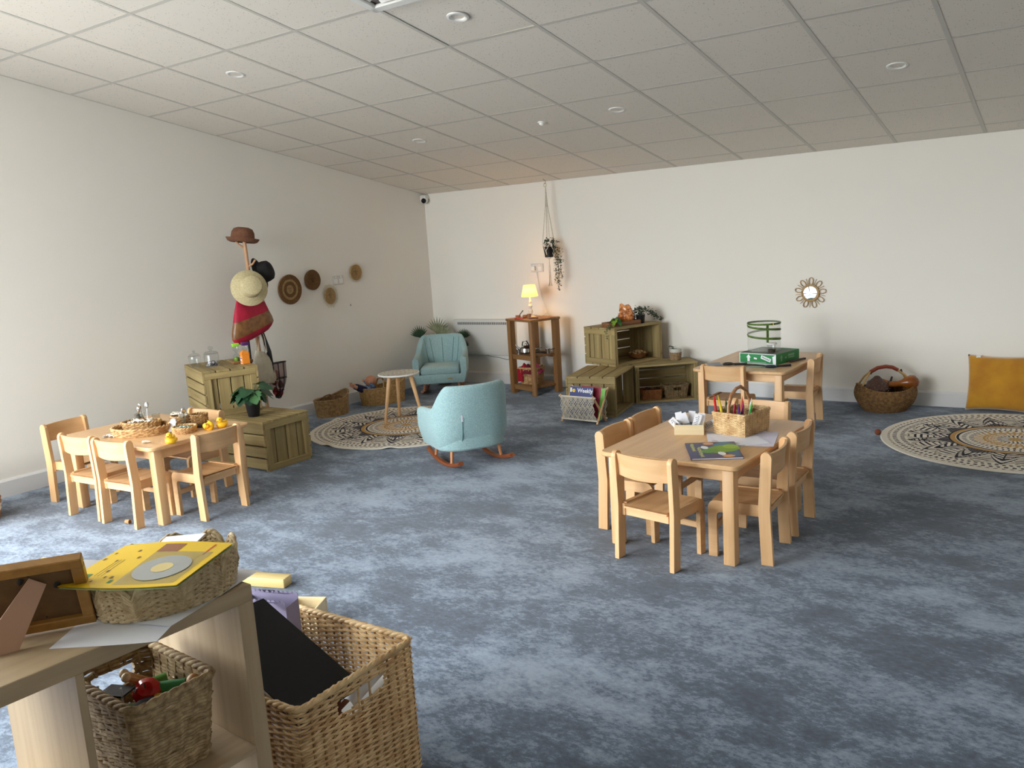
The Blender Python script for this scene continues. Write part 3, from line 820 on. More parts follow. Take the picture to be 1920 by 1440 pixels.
def weave(t, mats, outline, H, stakes, rows, r, amp, prof=lambda h: 1.0, top=None, gaps=(), stake_r=None, sides=5, base=True,
          rim=2, rim_r=None, jit=0.0, z0=0.0, name='weave', twist=False):
    """stakes + over-and-under strands round an outline; prof(h) scales the outline, top(u) scales the height"""
    if not isinstance(mats, tuple): mats = (mats, mats)
    sub = 2; n = stakes * sub; u = np.arange(n) / n
    tp = np.ones(n) if top is None else top(u)
    def ring(u_, h, tp_): 
        xy = outline(u_) * np.asarray(prof(h)); return np.c_[xy, z0 + H * h * tp_]
    def normal(u_):
        a = outline(u_ + .002) - outline(u_ - .002); nn = np.c_[a[:, 1], -a[:, 0]]; return nn / np.maximum(np.linalg.norm(nn, axis=1, keepdims=True), 1e-9)
    nr = normal(u)
    q = MB()
    for i in range(rows):
        h = (i + .5) / rows
        P = ring(u, h, tp)
        ph = np.cos(PI * (np.arange(n) / sub) + PI * i)
        if twist: ph = np.where(np.arange(n) % 2 == 0, 1.0, -.2) * (1 if i % 2 else .6)
        P[:, :2] += nr * (amp * ph)[:, None]
        if jit: P += rng.normal(0, jit, P.shape)
        gs = [g for g in gaps if g[2] <= h <= g[3]]
        if not gs: q.tube(P, r * (1 + (rng.uniform(-.15, .15) if jit else 0)), sides, closed=True)
        else:
            keep = np.ones(n, bool)
            for g in gs:
                uu = np.mod(u - g[0], 1); keep &= ~(uu < np.mod(g[1] - g[0], 1))
            # split in runs
            idx = np.flatnonzero(keep); 
            br = np.flatnonzero(np.diff(idx) > 1)
            runs = np.split(idx, br + 1)
            if len(runs) > 1 and runs[0][0] == 0 and runs[-1][-1] == n - 1: runs = [np.r_[runs[-1], runs[0]]] + runs[1:-1]
            for rn in runs:
                if len(rn) > 1: q.tube(P[rn], r, sides)
    w = q.build(name, mats[0], t, smooth=60, kind='stuff')
    sr = stake_r or r; q = MB()
    us = np.arange(stakes) / stakes
    ts = np.ones(stakes) if top is None else top(us)
    hs = np.linspace(0, 1, 7)
    rings = [ring(us, h, ts) for h in hs]
    for k in range(stakes):
        g = next((g for g in gaps if np.mod(us[k] - g[0], 1) < np.mod(g[1] - g[0], 1)), None)
        if g is None: q.tube([rg[k] for rg in rings], sr, sides); continue
        for (h0, h1) in ((0, g[2]), (g[3], 1)): q.tube([ring(us[k:k + 1], h, ts[k:k + 1])[0] for h in np.linspace(h0, h1, 4)], sr, sides)
    q.build('stakes', mats[1], t, smooth=60, kind='stuff')
    if rim:
        R_ = rim_r or r * 1.6; m = max(n, 96); ur = np.arange(m) / m; tr = np.ones(m) if top is None else top(ur)
        P0 = ring(ur, 1.0, tr); nn = normal(ur); q = MB()
        for k in range(rim):
            ph = 2 * PI * k / rim + ur * 2 * PI * max(8, stakes // 2)
            P = P0.copy(); P[:, :2] += nn * (R_ * .8 * np.cos(ph))[:, None]; P[:, 2] += R_ * .7 * np.sin(ph)
            q.tube(P, R_, sides + 1, closed=True)
        q.build('rim', mats[0], t, smooth=60)
    if base:
        P = outline(np.arange(48) / 48) * np.asarray(prof(0.0)) * .985
        q = MB(); q.prism([tuple(a) for a in P], z0 + .002, z0 + .010); q.build('base', mats[0], t)
    return w
WILLOW = mat('willow', (226, 196, 148), .5, (190, 152, 104), scale=30, detail=3, rnd=.02)
WILLOW_D = mat('willow_dark', (188, 150, 102), .55, (148, 112, 68), scale=30)
SEAGRASS = mat('seagrass', (188, 164, 124), .75, (138, 112, 76), scale=60, detail=3, bump=.3, bscale=400)
SEAGRASS_P = mat('pale_seagrass', (214, 194, 156), .75, (180, 156, 118), scale=60, detail=3, bump=.3, bscale=400)
PALMB = mat('palm_leaf', (198, 158, 104), .7, (146, 106, 62), scale=45, detail=3)
RUSH = mat('brown_rush', (146, 110, 66), .75, (106, 76, 44), scale=50, detail=3)
HYAC = mat('banana_fibre', (216, 180, 128), .7, (168, 124, 78), scale=40, detail=3)

# ---- big willow basket in the foreground
wb = thing('willow_basket', 'large square willow basket beside the cube shelf, holding black folder', 'basket', (-1.78, 1.42, 0))
ol = rrect(.50, .42, .022)
# handle opening on the side towards the camera (+x)
weave(wb, (WILLOW, WILLOW_D), ol, .395, 52, 50, .0036, .0044, gaps=[(-.045, .045, .80, .905)], stake_r=.0036, rim=3, rim_r=.0062, jit=.0005, z0=.006)
q = MB()
for y in (-.012, .03): q.tube([(.25, y, .31), (.252, y, .365)], .0032, 6)
q.build('handle_bar', WILLOW, wb)
# ---- things in it
fol = thing('black_folder', 'big flat black folder leaning in the willow basket', 'folder', (-1.79, 1.385, .03))
A_, B_, C_ = Vector((-1.915, 1.43, .51)), Vector((-1.613, 1.445, .352)), Vector((-1.603, 1.262, .372))
ux = (B_ - A_).normalized(); nz = ux.cross(C_ - B_).normalized(); uy = nz.cross(ux)
mm = Matrix((ux, uy, nz)).transposed().to_4x4(); mm.translation = A_ - fol.location
Lf, Wf = (B_ - A_).length + .05, .235
sgn = 1 if (C_ - B_).dot(uy) > 0 else -1
q = MB(); q.b2((0, 0, -.004), (Lf, sgn * Wf, 0), mm, bev=.001); q.b2((0, 0, -.022), (Lf, sgn * Wf, -.018), mm, bev=.001)
q.build('cover', mat('matt_black_card', (8, 8, 9), .55, spec=.25), fol)
q = MB(); q.b2((.004, sgn * .003, -.018), (Lf - .003, sgn * (Wf - .006), -.004), mm); q.build('pages', PAPER, fol)
gb = thing('gift_bag', 'lilac paper gift bag with scalloped top in willow basket', 'bag', (-1.943, 1.478, .075), D(16)); gb.scale = (.80, 1, 1)
q = MB(); n = 10
edge = []
for i in range(n):
    for j in range(7): a = PI - PI * j / 6; edge.append((-.10 + .02 * i + .01 + .0105 * math.cos(a), .43 + .010 * math.sin(a)))
poly = [(-.10, .0), (.10, .0)] + edge[::-1]
q.prism(poly, 0, .0015, T3(0, .032, 0) @ R3(PI / 2, 0, 0)); q.prism(poly, 0, .0015, T3(0, -.032, 0) @ R3(PI / 2, 0, 0))
q.b2((-.10, -.032, 0), (-.0985, .032, .42)); q.b2((.0985, -.032, 0), (.10, .032, .42))
q.build('paper_body', mat('lilac_paper', (146, 138, 168), .7), gb)
for s_, y in ((1, -.036), (1, .034)):
    q = MB(); q.tube([(-.035, y, .39), (-.025, y - .01, .355), (0, y - .016, .34), (.025, y - .01, .355), (.035, y, .39)], .0032, 8); q.build('cord_handle', mat('lilac_cord', (184, 176, 190), .8), gb)
sh = thing('white_toy', 'white plastic toy in the willow basket by its handle hole', 'toy', (-1.575, 1.48, .30), D(88))
q = MB(); q.grid([[(-.07 + .14 * i / 12, .025 * math.cos(PI * j / 8) , .045 * math.sin(PI * j / 8) * (1 - .6 * ((i - 6) / 6) ** 2) + .05 * (i / 12)) for j in range(9)] for i in range(13)]); q.build('upper', mat('grey_white', (205, 205, 208), .4), sh)
q = MB(); q.b2((-.075, -.03, -.01), (.075, .03, 0.0), R3(0, -.3, 0), bev=.004); q.build('sole', WHITE, sh)
bk = thing('brown_picture_book', 'thin terracotta picture book deep in the willow basket', 'book', (-1.80, 1.59, .02), D(4))
q = MB(); q.b2((-.12, -.006, 0), (.14, .006, .22), R3(-.12, 0, 0), bev=.001); q.build('cover', mat('terracotta', (118, 70, 42), .6), bk)
q = MB(); q.b2((-.118, -.004, .002), (.1415, .004, .218), R3(-.12, 0, 0)); q.build('pages', PAPER, bk)

# ---- seagrass basket in the cube, toys
sg = thing('seagrass_basket', 'brown seagrass basket of small toys inside the cube shelf', 'basket', (-1.708, .935, .394), KA + D(1))
ol = rrect(.285, .19, .02)
weave(sg, SEAGRASS, ol, .195, 26, 24, .0046, .0042, prof=lambda h: .82 + .18 * h, gaps=[(.445, .555, .62, .84)], rim=3, rim_r=.0062, jit=.0011, stake_r=.0042, twist=True)
def wpt(o, x, y, z): return o.matrix_basis @ Vector((x, y, z))
q = MB(); q.box((0, 0, .075), (.20, .19, .01)); 
# things lying in it, top level
tx = sg
def toy(name, label, cat, x, y, z, rz=0): return thing(name, label, cat, wpt(sg, x, y * .62, z + (.02 if z > .1 else 0)), rz, 'toys in the seagrass basket')
fill = MB()
t = toy('red_apple', 'glossy red toy apple in the seagrass basket', 'toy', .005, .015, .128)
q = MB(); q.lathe([(.004, -.026), (.018, -.028), (.032, -.006), (.03, .014), (.016, .026), (.004, .020), (.0005, .018)], 20, R3(.5, .6, 0)); q.build('fruit', mat('red_gloss', (196, 28, 30), .2), t)
q = MB(); q.tube([(.01, -.01, .02), (.018, -.016, .034)], .002, 6); q.build('stem', mat('stem_brown', (96, 70, 44), .7), t)
t = toy('toy_lemon', 'small yellow toy lemon in the seagrass basket', 'toy', .045, .02, .120)
q = MB(); q.ball((0, 0, 0), (.021, .016, .016), 14); q.build('fruit', mat('lemon_yellow', (222, 190, 40), .35), t)
q = MB(); q.ball((.02, 0, 0), .006, 8); q.build('tip', mat('lemon_yellow', (222, 190, 40), .35), t)
t = toy('peg_doll', 'wooden peg doll in green clothes lying in seagrass basket', 'doll', .035, .075, .130, D(40))
q = MB(); q.tube([(-.04, 0, 0), (.0, 0, .004), (.035, 0, .008)], [.016, .014, .011], 12); q.build('body', mat('toy_green', (62, 140, 84), .5), t)
q = MB(); q.ball((.052, 0, .012), .016, 14); q.build('head', mat('toy_skin', (206, 164, 116), .5), t)
for s_ in (-1, 1):
    q = MB(); q.tube([(-.04, s_ * .008, 0), (-.08, s_ * .012, -.003)], .006, 8); q.build('leg', mat('toy_wood', (196, 146, 92), .5), t)
t = toy('peg_doll', 'wooden doll with long tan legs upside down in seagrass basket', 'doll', -.03, .065, .145, D(70))
q = MB(); q.tube([(0, 0, -.02), (.03, 0, -.02)], [.014, .016], 12); q.build('body', mat('toy_lime', (96, 160, 70), .5), t)
for s_ in (-1, 1):
    q = MB(); q.tube([(0, s_ * .010, -.018), (-.05, s_ * .012, .016)], .0075, 8); lg = q.build('leg', mat('toy_wood', (196, 146, 92), .5), t)
    q = MB(); q.ball((-.055, s_ * .012, .02), .011, 10); q.build('foot', mat('toy_cream', (216, 190, 150), .5), lg)
t = toy('peg_doll', 'toy figure in dark blue lying across the seagrass basket', 'doll', .045, -.045, .118, D(100))
q = MB(); q.tube([(-.05, 0, 0), (0, 0, .004), (.04, 0, 0)], [.011, .018, .014], 12); q.build('body', mat('toy_slate', (56, 70, 84), .5), t)
for s_ in (-1, 1):
    q = MB(); q.tube([(.03, s_ * .012, 0), (.08, s_ * .018, -.004)], .008, 8); q.build('leg', mat('toy_slate', (56, 70, 84), .5), t)
t = toy('toy_banana', 'yellow toy petals near the front of seagrass basket', 'toy', .075, -.065, .115, D(30))
for k in range(3):
    a = -.5 + .5 * k; q = MB(); q.ball((.012, 0, .004), (.022, .009, .008), 10, R3(0, -.4, a)); q.build('petal', mat('toy_yellow', (226, 206, 52), .45), t)
t = toy('toy_chair', 'tiny white metal dolls chair in seagrass basket', 'toy', -.02, -.075, .128, D(20))
for (p0, p1) in (((-.03, -.02, 0), (-.03, -.02, .045)), ((.03, -.02, 0), (.03, -.02, .045)), ((-.03, .02, 0), (-.03, .02, .025)), ((.03, .02, 0), (.03, .02, .025))):
    q = MB(); q.tube([p0, p1], .0025, 6); q.build('leg', mat('silver_grey', (190, 192, 198), .35), t)
q = MB(); q.b2((-.032, -.022, .022), (.032, .022, .026)); q.build('seat', mat('charcoal', (40, 40, 44), .5), t)
for k, (x, y, c_, nm) in enumerate([(.06, .06, (58, 120, 84), 'green'), (-.05, .0, (90, 110, 60), 'olive'), (.0, -.03, (120, 78, 44), 'brown'), (-.06, .07, (60, 66, 74), 'grey'), (.07, .0, (40, 60, 52), 'dark green'), (-.06, -.06, (200, 170, 120), 'cream'), (.02, .09, (90, 60, 40), 'dark brown')]):
    t = toy('wooden_block', '%s wooden toy piece at the bottom of seagrass basket' % nm, 'toy', x, y, .088, k)
    q = MB(); q.box((0, 0, 0), (.06, .035, .03), R3(.3 * k, .2, 0), bev=.006, seg=2); q.build('block', mat('block_' + nm.replace(' ', '_'), c_, .5), t)
    q = MB(); q.tube([(-.031, 0, 0), (.031, 0, 0)], .008, 8, m=R3(.3 * k, .2, 0)); q.build('peg', BEECH['x'], t)
t = toy('toy_tray', 'flat wooden tray beneath toys in seagrass basket', 'tray', 0, 0, .012)
q = MB(); q.b2((-.10, -.062, 0), (.10, .062, .062), bev=.01); q.build('tray', BEECH['x'], t)

# ---- top of the cube shelf
for k, (dx, dy, a, dz, lab) in enumerate([(.02, -.03, D(38), 0, 'white paper sheet jutting out beside the photo frame'), (.02, .07, D(20), .0032, 'white paper sheet under scalloped basket on cube shelf')]):
    pp = thing('white_paper', lab, 'paper', (-1.64 + dx, .93 + dy, .7703 + dz), KA + a)
    q = MB(); G = [[(-.105 + .21 * i / 10, -.1485 + .297 * j / 10, .0003 + .003 * (((i / 10) * (1 - j / 10)) ** 4)) for j in range(11)] for i in range(11)]
    q.grid(G); q.build('sheet', PAPER, pp)
sb = thing('scalloped_basket', 'shallow seagrass tray with scalloped rim on the cube shelf', 'basket', (-1.635, .985, .774), KA)
a_ = ellipse(.122, .158)
weave(sb, (SEAGRASS_P, SEAGRASS), a_, .092, 60, 17, .0036, .0030, prof=lambda h: .93 + .07 * h, top=lambda u: .42 + .58 * np.abs(np.sin(PI * (u * 10 + .35))) ** .6, rim=2, rim_r=.0036, jit=.0005, sides=5)
pb = thing('leaflet', 'folded white leaflet inside the scalloped basket, right', 'leaflet', (-1.665, 1.03, .862), D(12))
q = MB(); q.b2((-.06, -.045, 0), (.06, .045, .0012), R3(.28, -.15, 0)); q.build('sheet', PAPER, pb)
pb = thing('leaflet', 'white leaflet with red logo inside the scalloped basket', 'leaflet', (-1.69, .868, .866), D(40))
q = MB(); q.b2((-.05, -.04, 0), (.05, .04, .0012), R3(.1, .12, 0)); q.build('sheet', PAPER, pb)
q = MB(); q.b2((-.014, -.004, .0013), (.014, .008, .002), R3(.1, .12, 0)); q.build('red_print', mat('red_print', (176, 40, 52), .6), pb, label='red printed logo')
# yellow song book with a CD sleeve
P0, P1, P3 = Vector((-1.419, .873, .880)), Vector((-1.507, 1.072, .882)), Vector((-1.639, .818, .866))
yb_ = thing('yellow_song_book', 'yellow song book with CD sleeve on the scalloped basket', 'book', (-1.57, .93, .868))
ux = (P1 - P0).normalized(); vv = (P3 - P0); vv -= ux * vv.dot(ux); uy = vv.normalized(); nz = ux.cross(uy)
BM = Matrix((ux, uy, nz)).transposed().to_4x4(); BM.translation = P0 - yb_.location
BW, BH = .218, .262
def bent(x, y): return .012 * math.sin(PI * min(max(y / BH, 0), 1)) * (x / BW - .2) + .010 * (y / BH) ** 2
def sheet(mb, x0, x1, y0, y1, dz, n=12, m=12):
    mb.grid([[(x0 + (x1 - x0) * i / n, y0 + (y1 - y0) * j / m, bent(x0 + (x1 - x0) * i / n, y0 + (y1 - y0) * j / m) + dz) for j in range(m + 1)] for i in range(n + 1)], BM)
YEL = mat('cover_yellow', (240, 200, 36), .4)
q = MB(); sheet(q, 0, BW, 0, BH, 0); sheet(q, 0, BW, 0, BH, -.0012); q.build('front_cover', YEL, yb_)
q = MB(); sheet(q, .002, BW + .004, .001, BH, -.003); sheet(q, .002, BW + .004, .001, BH, -.006); q.build('inner_pages', mat('pale_green_paper', (206, 220, 170), .6), yb_)
q = MB(); sheet(q, .012, .165, .015, .150, .0008); q.build('sleeve', glass('sleeve_plastic', (240, 242, 240), .12, .15), yb_)
def disc(r0, r1, cx, cy, dz, name, m, par):
    q = MB(); n = 40; G = []
    for i in range(n):
        a = 2 * PI * i / n; G.append([(cx + r * math.cos(a), cy + r * math.sin(a), bent(cx + r * math.cos(a), cy + r * math.sin(a)) + dz) for r in (r0, (r0 + r1) / 2, r1)])
    q.grid(G, BM, closed_u=True); return q.build(name, m, par)
cdm = mat('cd_silver', (190, 196, 196), .28, metal=.7)
cdo = disc(.0075, .058, .085, .085, .0016, 'compact_disc', cdm, yb_)
disc(.0008, .022, .085, .085, .0020, 'disc_hub', mat('cd_hub', (226, 206, 140), .35), cdo)
q = MB()
sheet(q, .150, .205, .03, .034, .0005); q.build('red_roundel', mat('print_red', (200, 70, 40), .5), yb_)
q = MB()
for i in range(9):   # small printed figures and rules on the cover
    x, y = random.uniform(.02, .19), random.uniform(.165, .25); s_ = random.uniform(.006, .012)
    sheet(q, x, x + s_, y, y + s_ * .6, .0005, 1, 1)
q.build('printed_figures', mat('print_brown', (128, 92, 44), .5), yb_)
q = MB()
for i in range(3): sheet(q, .05, .13, .200 + .008 * i, .2012 + .008 * i, .0005, 6, 1)
q.build('printed_lines', mat('print_dark', (70, 64, 40), .5), yb_)
q = MB(); sheet(q, .165, .205, .10, .15, .0005, 4, 4); q.build('printed_house', mat('print_house', (150, 96, 60), .5), yb_)
q = MB(); sheet(q, .04, .06, .225, .24, .0005, 1, 1); sheet(q, .02, .034, .16, .168, .0005, 1, 1); q.build('printed_leaf', mat('print_green', (64, 128, 70), .5), yb_)

# photo frame seen from behind
e_ = Vector((-.6, -.8, 0)); n_ = Vector((.8, -.6, 0)); a_l = math.atan2(.06, .156)
pf = thing('photo_frame', 'wooden photo frame seen from behind with cardboard strut', 'photo frame', (-1.652, .83, .771))
upv = (n_ * math.sin(a_l) + Vector((0, 0, 1)) * math.cos(a_l)).normalized(); nv = e_.cross(upv).normalized()
if nv.dot(n_) < 0: nv = -nv
FMx = Matrix((e_, upv, nv)).transposed().to_4x4()       # x along bottom to the left, y up, z towards the camera
FW, FH = .232, .170
FWD = wood('frame_pine', (168, 124, 62), (140, 98, 44), 'x', rough=.4)
for (x0, x1, y0, y1) in ((0, FW, 0, .022), (0, FW, FH - .022, FH), (0, .022, .022, FH - .022), (FW - .022, FW, .022, FH - .022)):
    q = MB(); q.b2((x0, y0, -.024), (x1, y1, 0), FMx, bev=.002); q.build('frame_bar', FWD, pf)
q = MB(); q.b2((.02, .02, -.018), (FW - .02, FH - .02, -.012), FMx); q.build('back_board', mat('hardboard', (104, 76, 42), .7, (92, 66, 36), scale=40), pf)
for x, y in ((.055, FH - .062), (.115, FH - .040)):
    q = MB(); q.ball((0, 0, 0), (.006, .009, .002), 10, FMx @ T3(x, y, -.010) @ R3(0, 0, .5)); q.build('clip', BLACK, pf)
for x, y in ((.035, FH - .075), (.10, FH - .030), (.088, .028), (.19, .03)):
    q = MB(); q.ball((0, 0, 0), (.0025, .0025, .0015), 8, FMx @ T3(x, y, -.0115)); q.build('tack', BLACK, pf)
s0 = FMx @ Vector((.085, FH - .045, -.010)); s1 = FMx @ Vector((.165, -.0, .085)); s1.z = .0
dv = (s1 - s0).normalized(); wv = dv.cross(nv).normalized()
SM = Matrix((dv, wv, dv.cross(wv))).transposed().to_4x4(); SM.translation = s0
q = MB(); q.prism([(0, -.017), (0, .017), ((s1 - s0).length, .034), ((s1 - s0).length, -.034)], -.001, .0015, SM); q.build('strut', mat('pink_card', (190, 152, 128), .8), pf, label='pinkish cardboard strut')
# ================================================================== left wall: woven plates
XP = Matrix(((0, 0, 1, 0), (1, 0, 0, 0), (0, 1, 0, 0), (0, 0, 0, 1)))     # local (x,y,z) -> world (z,x,y): disc facing +x
def plate(label, y, z, R, rings, mats_, fringe=0.0, sy=1.0):
    t = thing('woven_plate', label, 'wall plate', (XW + .002, y, z), 0, 'woven plates on the left wall')
    q = MB(); n = 72
    for i in range(rings):
        r = R * (i + .5) / rings; rr = R / rings * .62
        th = np.linspace(0, 2 * PI, n, endpoint=False)
        P = np.c_[np.cos(th) * r, np.sin(th) * r * sy, .010 + .006 * (r / R) ** 2 + .0012 * np.sin(th * 36 + i)]
        ci = mats_[1](i / rings)
        q.tube(P, rr, 6, closed=True, m=XP, col=ci)
    q.lathe([(R * .98, .003), (R * .98, .008), (.001, .008)], 48, XP @ S3(1, sy, 1), col=0)
    q.build('coils', mats_[0], t, smooth=60, kind='stuff')
    if fringe:
        q = MB()
        for k in range(70):
            a = 2 * PI * k / 70; f = fringe * random.uniform(.6, 1.1)
            q.tube([(math.cos(a) * R * .96, math.sin(a) * R * .96 * sy, .012), (math.cos(a + .05) * (R + f), math.sin(a + .05) * (R + f) * sy, .014)], .0016, 4, m=XP)
        q.build('raffia_fringe', mats_[0][-1], t, kind='stuff')
BR1 = mat('plate_brown', (124, 88, 46), .8, (96, 64, 32), scale=60); BR2 = mat('plate_straw', (176, 146, 100), .8, (150, 118, 74), scale=60)
PALE = mat('pale_raffia', (214, 200, 172), .8, (190, 170, 136), scale=60)
plate('large brown woven plate with pale ring, nearest the hat stand', 5.170, 1.182, .134, 13, ([BR1, BR2, PALE], lambda f: 1 if (.52 < f < .68 or f < .26) else 0), fringe=0)
plate('plain round brown woven plate on the left wall', 5.452, 1.248, .094, 11, ([BR1, BR1], lambda f: 0))
plate('pale fringed woven plate, lowest on the left wall', 5.652, 1.081, .068, 8, ([BR2, BR2, PALE], lambda f: 0), fringe=.036, sy=1.15)
plate('small straw woven plate, highest and nearest the corner', 6.023, 1.280, .076, 9, ([BR2, BR2, PALE], lambda f: 0), fringe=.02)

# ================================================================== hat stand with hats and bags
hs = thing('hat_stand', 'slim wooden hat stand leaning before the left wall', 'hat stand', (-5.72, 4.60, 0))
POLE = wood('stand_wood', (204, 160, 122), (178, 132, 96), 'z')
q = MB(); q.tube([(0, -.02, .02), (0, -.05, .8), (.02, -.085, 1.655)], [.017, .016, .015], 12); pole = q.build('pole', POLE, hs)
for k in range(3):
    a = D(30 + 120 * k); q = MB(); q.tube([(0, -.02, .20), (math.cos(a) * .09, math.sin(a) * .09, .10), (math.cos(a) * .15, math.sin(a) * .15, .012)], .012, 8); q.build('foot', POLE, hs)
for (z, a, L) in ((1.60, D(200), .07), (1.44, D(20), .08), (1.34, D(-60), .08), (1.16, D(200), .09), (1.10, D(40), .09), (.98, D(-40), .09)):
    y = -.05 - .035 * (z - .8) / .85; q = MB(); q.tube([(.01, y, z - .03), (.01 + math.cos(a) * L * .7, y + math.sin(a) * L * .7, z), (.01 + math.cos(a) * L, y + math.sin(a) * L, z + .03)], [.009, .008, .009], 8); q.build('peg', POLE, hs)
def axis_rot(x, y, z): return Vector((x, y, z)).to_track_quat('Z', 'Y').to_euler()
def hat(label, loc, rot, prof, m, band=None, sx=1.0):
    t = thing('hat', label, 'hat', loc, 0, 'hats on the hat stand'); t.rotation_euler = rot
    q = MB(); q.lathe(prof, 40, sx=sx); q.f = [f for f in q.f if len(f) == 4]; q.col = [0] * len(q.f); q.build('crown_and_brim', m, t, smooth=50)
    if band:
        r, z0, z1, bm_ = band; q = MB(); q.lathe([(r, z0), (r + .002, (z0 + z1) / 2), (r - .001, z1)], 40, sx=sx); q.f = [f for f in q.f if len(f) == 4]; q.col = [0] * len(q.f); q.build('hat_band', bm_, t)
    return t
FELT = mat('brown_felt', (122, 82, 60), .95, (108, 70, 50), scale=60, bump=.3, bscale=300)
BFELT = mat('black_felt', (26, 25, 26), .9, bump=.3, bscale=300); STRAW = mat('cream_straw', (212, 200, 160), .8, (196, 180, 136), scale=80, bump=.4, bscale=350)
hat('brown felt bowler hat on top of the hat stand', (-5.70, 4.495, 1.61), (D(-8), D(4), 0),
    [(.086, .006), (.10, .006), (.118, .014), (.132, .036), (.133, .040), (.118, .020), (.10, .014), (.092, .022), (.094, .05), (.090, .085), (.074, .115), (.045, .126), (.001, .128)], FELT, (.0945, .02, .04, mat('felt_band', (104, 68, 48), .7)))
hat('black hat hanging behind the cream straw hat', (-5.72, 4.66, 1.355), (D(-12), D(72), D(20)),
    [(.084, .0), (.105, -.004), (.135, -.012), (.138, -.008), (.105, .004), (.09, .01), (.088, .05), (.08, .085), (.06, .10), (.001, .104)], BFELT)
hat('cream straw sun hat hanging on the hat stand', (-5.585, 4.43, 1.255), axis_rot(.86, -.40, .22),
    [(.086, .0), (.11, -.014), (.142, -.034), (.148, -.036), (.148, -.032), (.112, -.008), (.09, .008), (.088, .05), (.080, .078), (.074, .084), (.001, .088)], STRAW)
# red and tan shoulder bag: lofted sections hanging under the straw hat
def loft_bag(t, name, secs, mats_, colfn, n=28):
    """secs: list of (z, cx, half width along y, half depth along x, dz tilt)"""
    q = MB(); rows = []
    for (z, cy, hw, hd, tilt) in secs:
        row = []
        for j in range(n):
            a = 2 * PI * j / n; cxx, sy = math.cos(a), math.sin(a)
            y = cy + hw * math.copysign(abs(sy) ** .8, sy); x = hd * math.copysign(abs(cxx) ** .9, cxx) * (1 + .12 * math.sin(5 * y * 20))
            row.append((x, y, z + tilt * (y - cy)))
        rows.append(row)
    for i in range(len(rows) - 1):
        V = rows[i] + rows[i + 1]
        for j in range(n): q.add([rows[i][j], rows[i][(j + 1) % n], rows[i + 1][(j + 1) % n], rows[i + 1][j]], [(0, 1, 2, 3)], col=colfn(i))
    q.add(rows[-1], [tuple(range(n))], col=colfn(len(rows) - 2))
    o = q.build(name, mats_, t, smooth=70)
    bm = bmesh.new(); bm.from_mesh(o.data); bmesh.ops.remove_doubles(bm, verts=bm.verts, dist=1e-5); bmesh.ops.recalc_face_normals(bm, faces=bm.faces); bm.to_mesh(o.data); bm.free()
    return o
REDB = mat('crimson_canvas', (186, 22, 60), .6, (160, 12, 46), scale=12); TAN = mat('tan_leather', (142, 98, 54), .35, (112, 72, 38), scale=22, bump=.3, bscale=60)
bag = thing('shoulder_bag', 'crimson and tan shoulder bag hanging on the hat stand', 'bag', (-5.655, 4.475, .845), D(0))
loft_bag(bag, 'bag_body', [(.335, -.01, .125, .012, .08), (.26, -.012, .150, .032, .12), (.20, -.012, .170, .045, .16), (.17, -.012, .180, .050, .20), (.10, -.01, .205, .058, .24), (.055, -.008, .212, .056, .27), (.02, -.006, .19, .045, .30), (.0, -.004, .15, .03, .30)], [REDB, TAN], lambda i: 0 if i < 3 or i >= 5 else 1)
for x in (-.012, .014):
    q = MB(); q.tube([(x, -.10, .33), (x, -.08, .41), (x - .02, -.01, .47), (x, .06, .42), (x, .09, .345)], .007, 8); q.build('strap', mat('dark_red_strap', (96, 14, 30), .6), bag)
tote = thing('tote_bag', 'cream cotton tote bag hanging below the crimson bag', 'bag', (-5.675, 4.55, .43))
COT = mat('cream_cotton', (202, 194, 176), .9, (182, 172, 152), scale=14, bump=.3, bscale=40)
loft_bag(tote, 'bag_body', [(.285, -.02, .045, .010, -.3), (.24, -.01, .075, .016, -.25), (.16, .0, .095, .022, -.2), (.08, .008, .108, .026, -.1), (.02, .012, .112, .024, .0), (.0, .012, .10, .015, .0)], [COT], lambda i: 0)
for x in (-.01, .016):
    q = MB(); q.tube([(x, -.05, .28), (x + .005, -.03, .40), (x, .0, .46), (x + .005, .02, .40), (x, .035, .27)], .0055, 6, flat=(1, .4)); q.build('strap', COT, tote)
mesh_ = thing('mesh_bag', 'black strapped mesh bag with red contents near the wall', 'bag', (-5.69, 4.685, .28))
MESHM = glass('smoky_mesh', (206, 196, 196), .02, .4)
def mesh_sec(z): return (.098 * min(1, (.02 + z * 5.2)) ** .6)
secs = [(z, .0, mesh_sec(z) + .012 * (z / .31), .030 * min(1, .3 + z * 5), .0) for z in (.31, .25, .19, .13, .08, .04, .015, .002)]
loft_bag(mesh_, 'mesh_body', secs, [MESHM], lambda i: 0)
BND = mat('black_binding', (20, 19, 22), .7)
for z in (.31, .175, .07):
    s_ = mesh_sec(z) + .012 * (z / .31); hd = .030 * min(1, .3 + z * 5)
    q = MB(); q.tube([(hd * math.cos(a), s_ * math.copysign(abs(math.sin(a)) ** .8, math.sin(a)), z) for a in np.linspace(0, 2 * PI, 28, endpoint=False)], .0045, 6, closed=True); q.build('binding', BND, mesh_)
for dy in (-.055, .0, .055):
    q = MB(); q.tube([(.033 * min(1, .3 + z * 5), dy * mesh_sec(z) / .098, z) for z in (.01, .06, .12, .2, .31)], .004, 6); q.build('binding', BND, mesh_)
q = MB(); q.tube([(.0, -.05, .31), (.0, -.055, .42), (-.01, -.10, .60), (-.012, -.13, .72)], [.03, .026, .02, .018], 8, flat=(.35, 1)); q.build('strap', BND, mesh_, label='broad black strap')
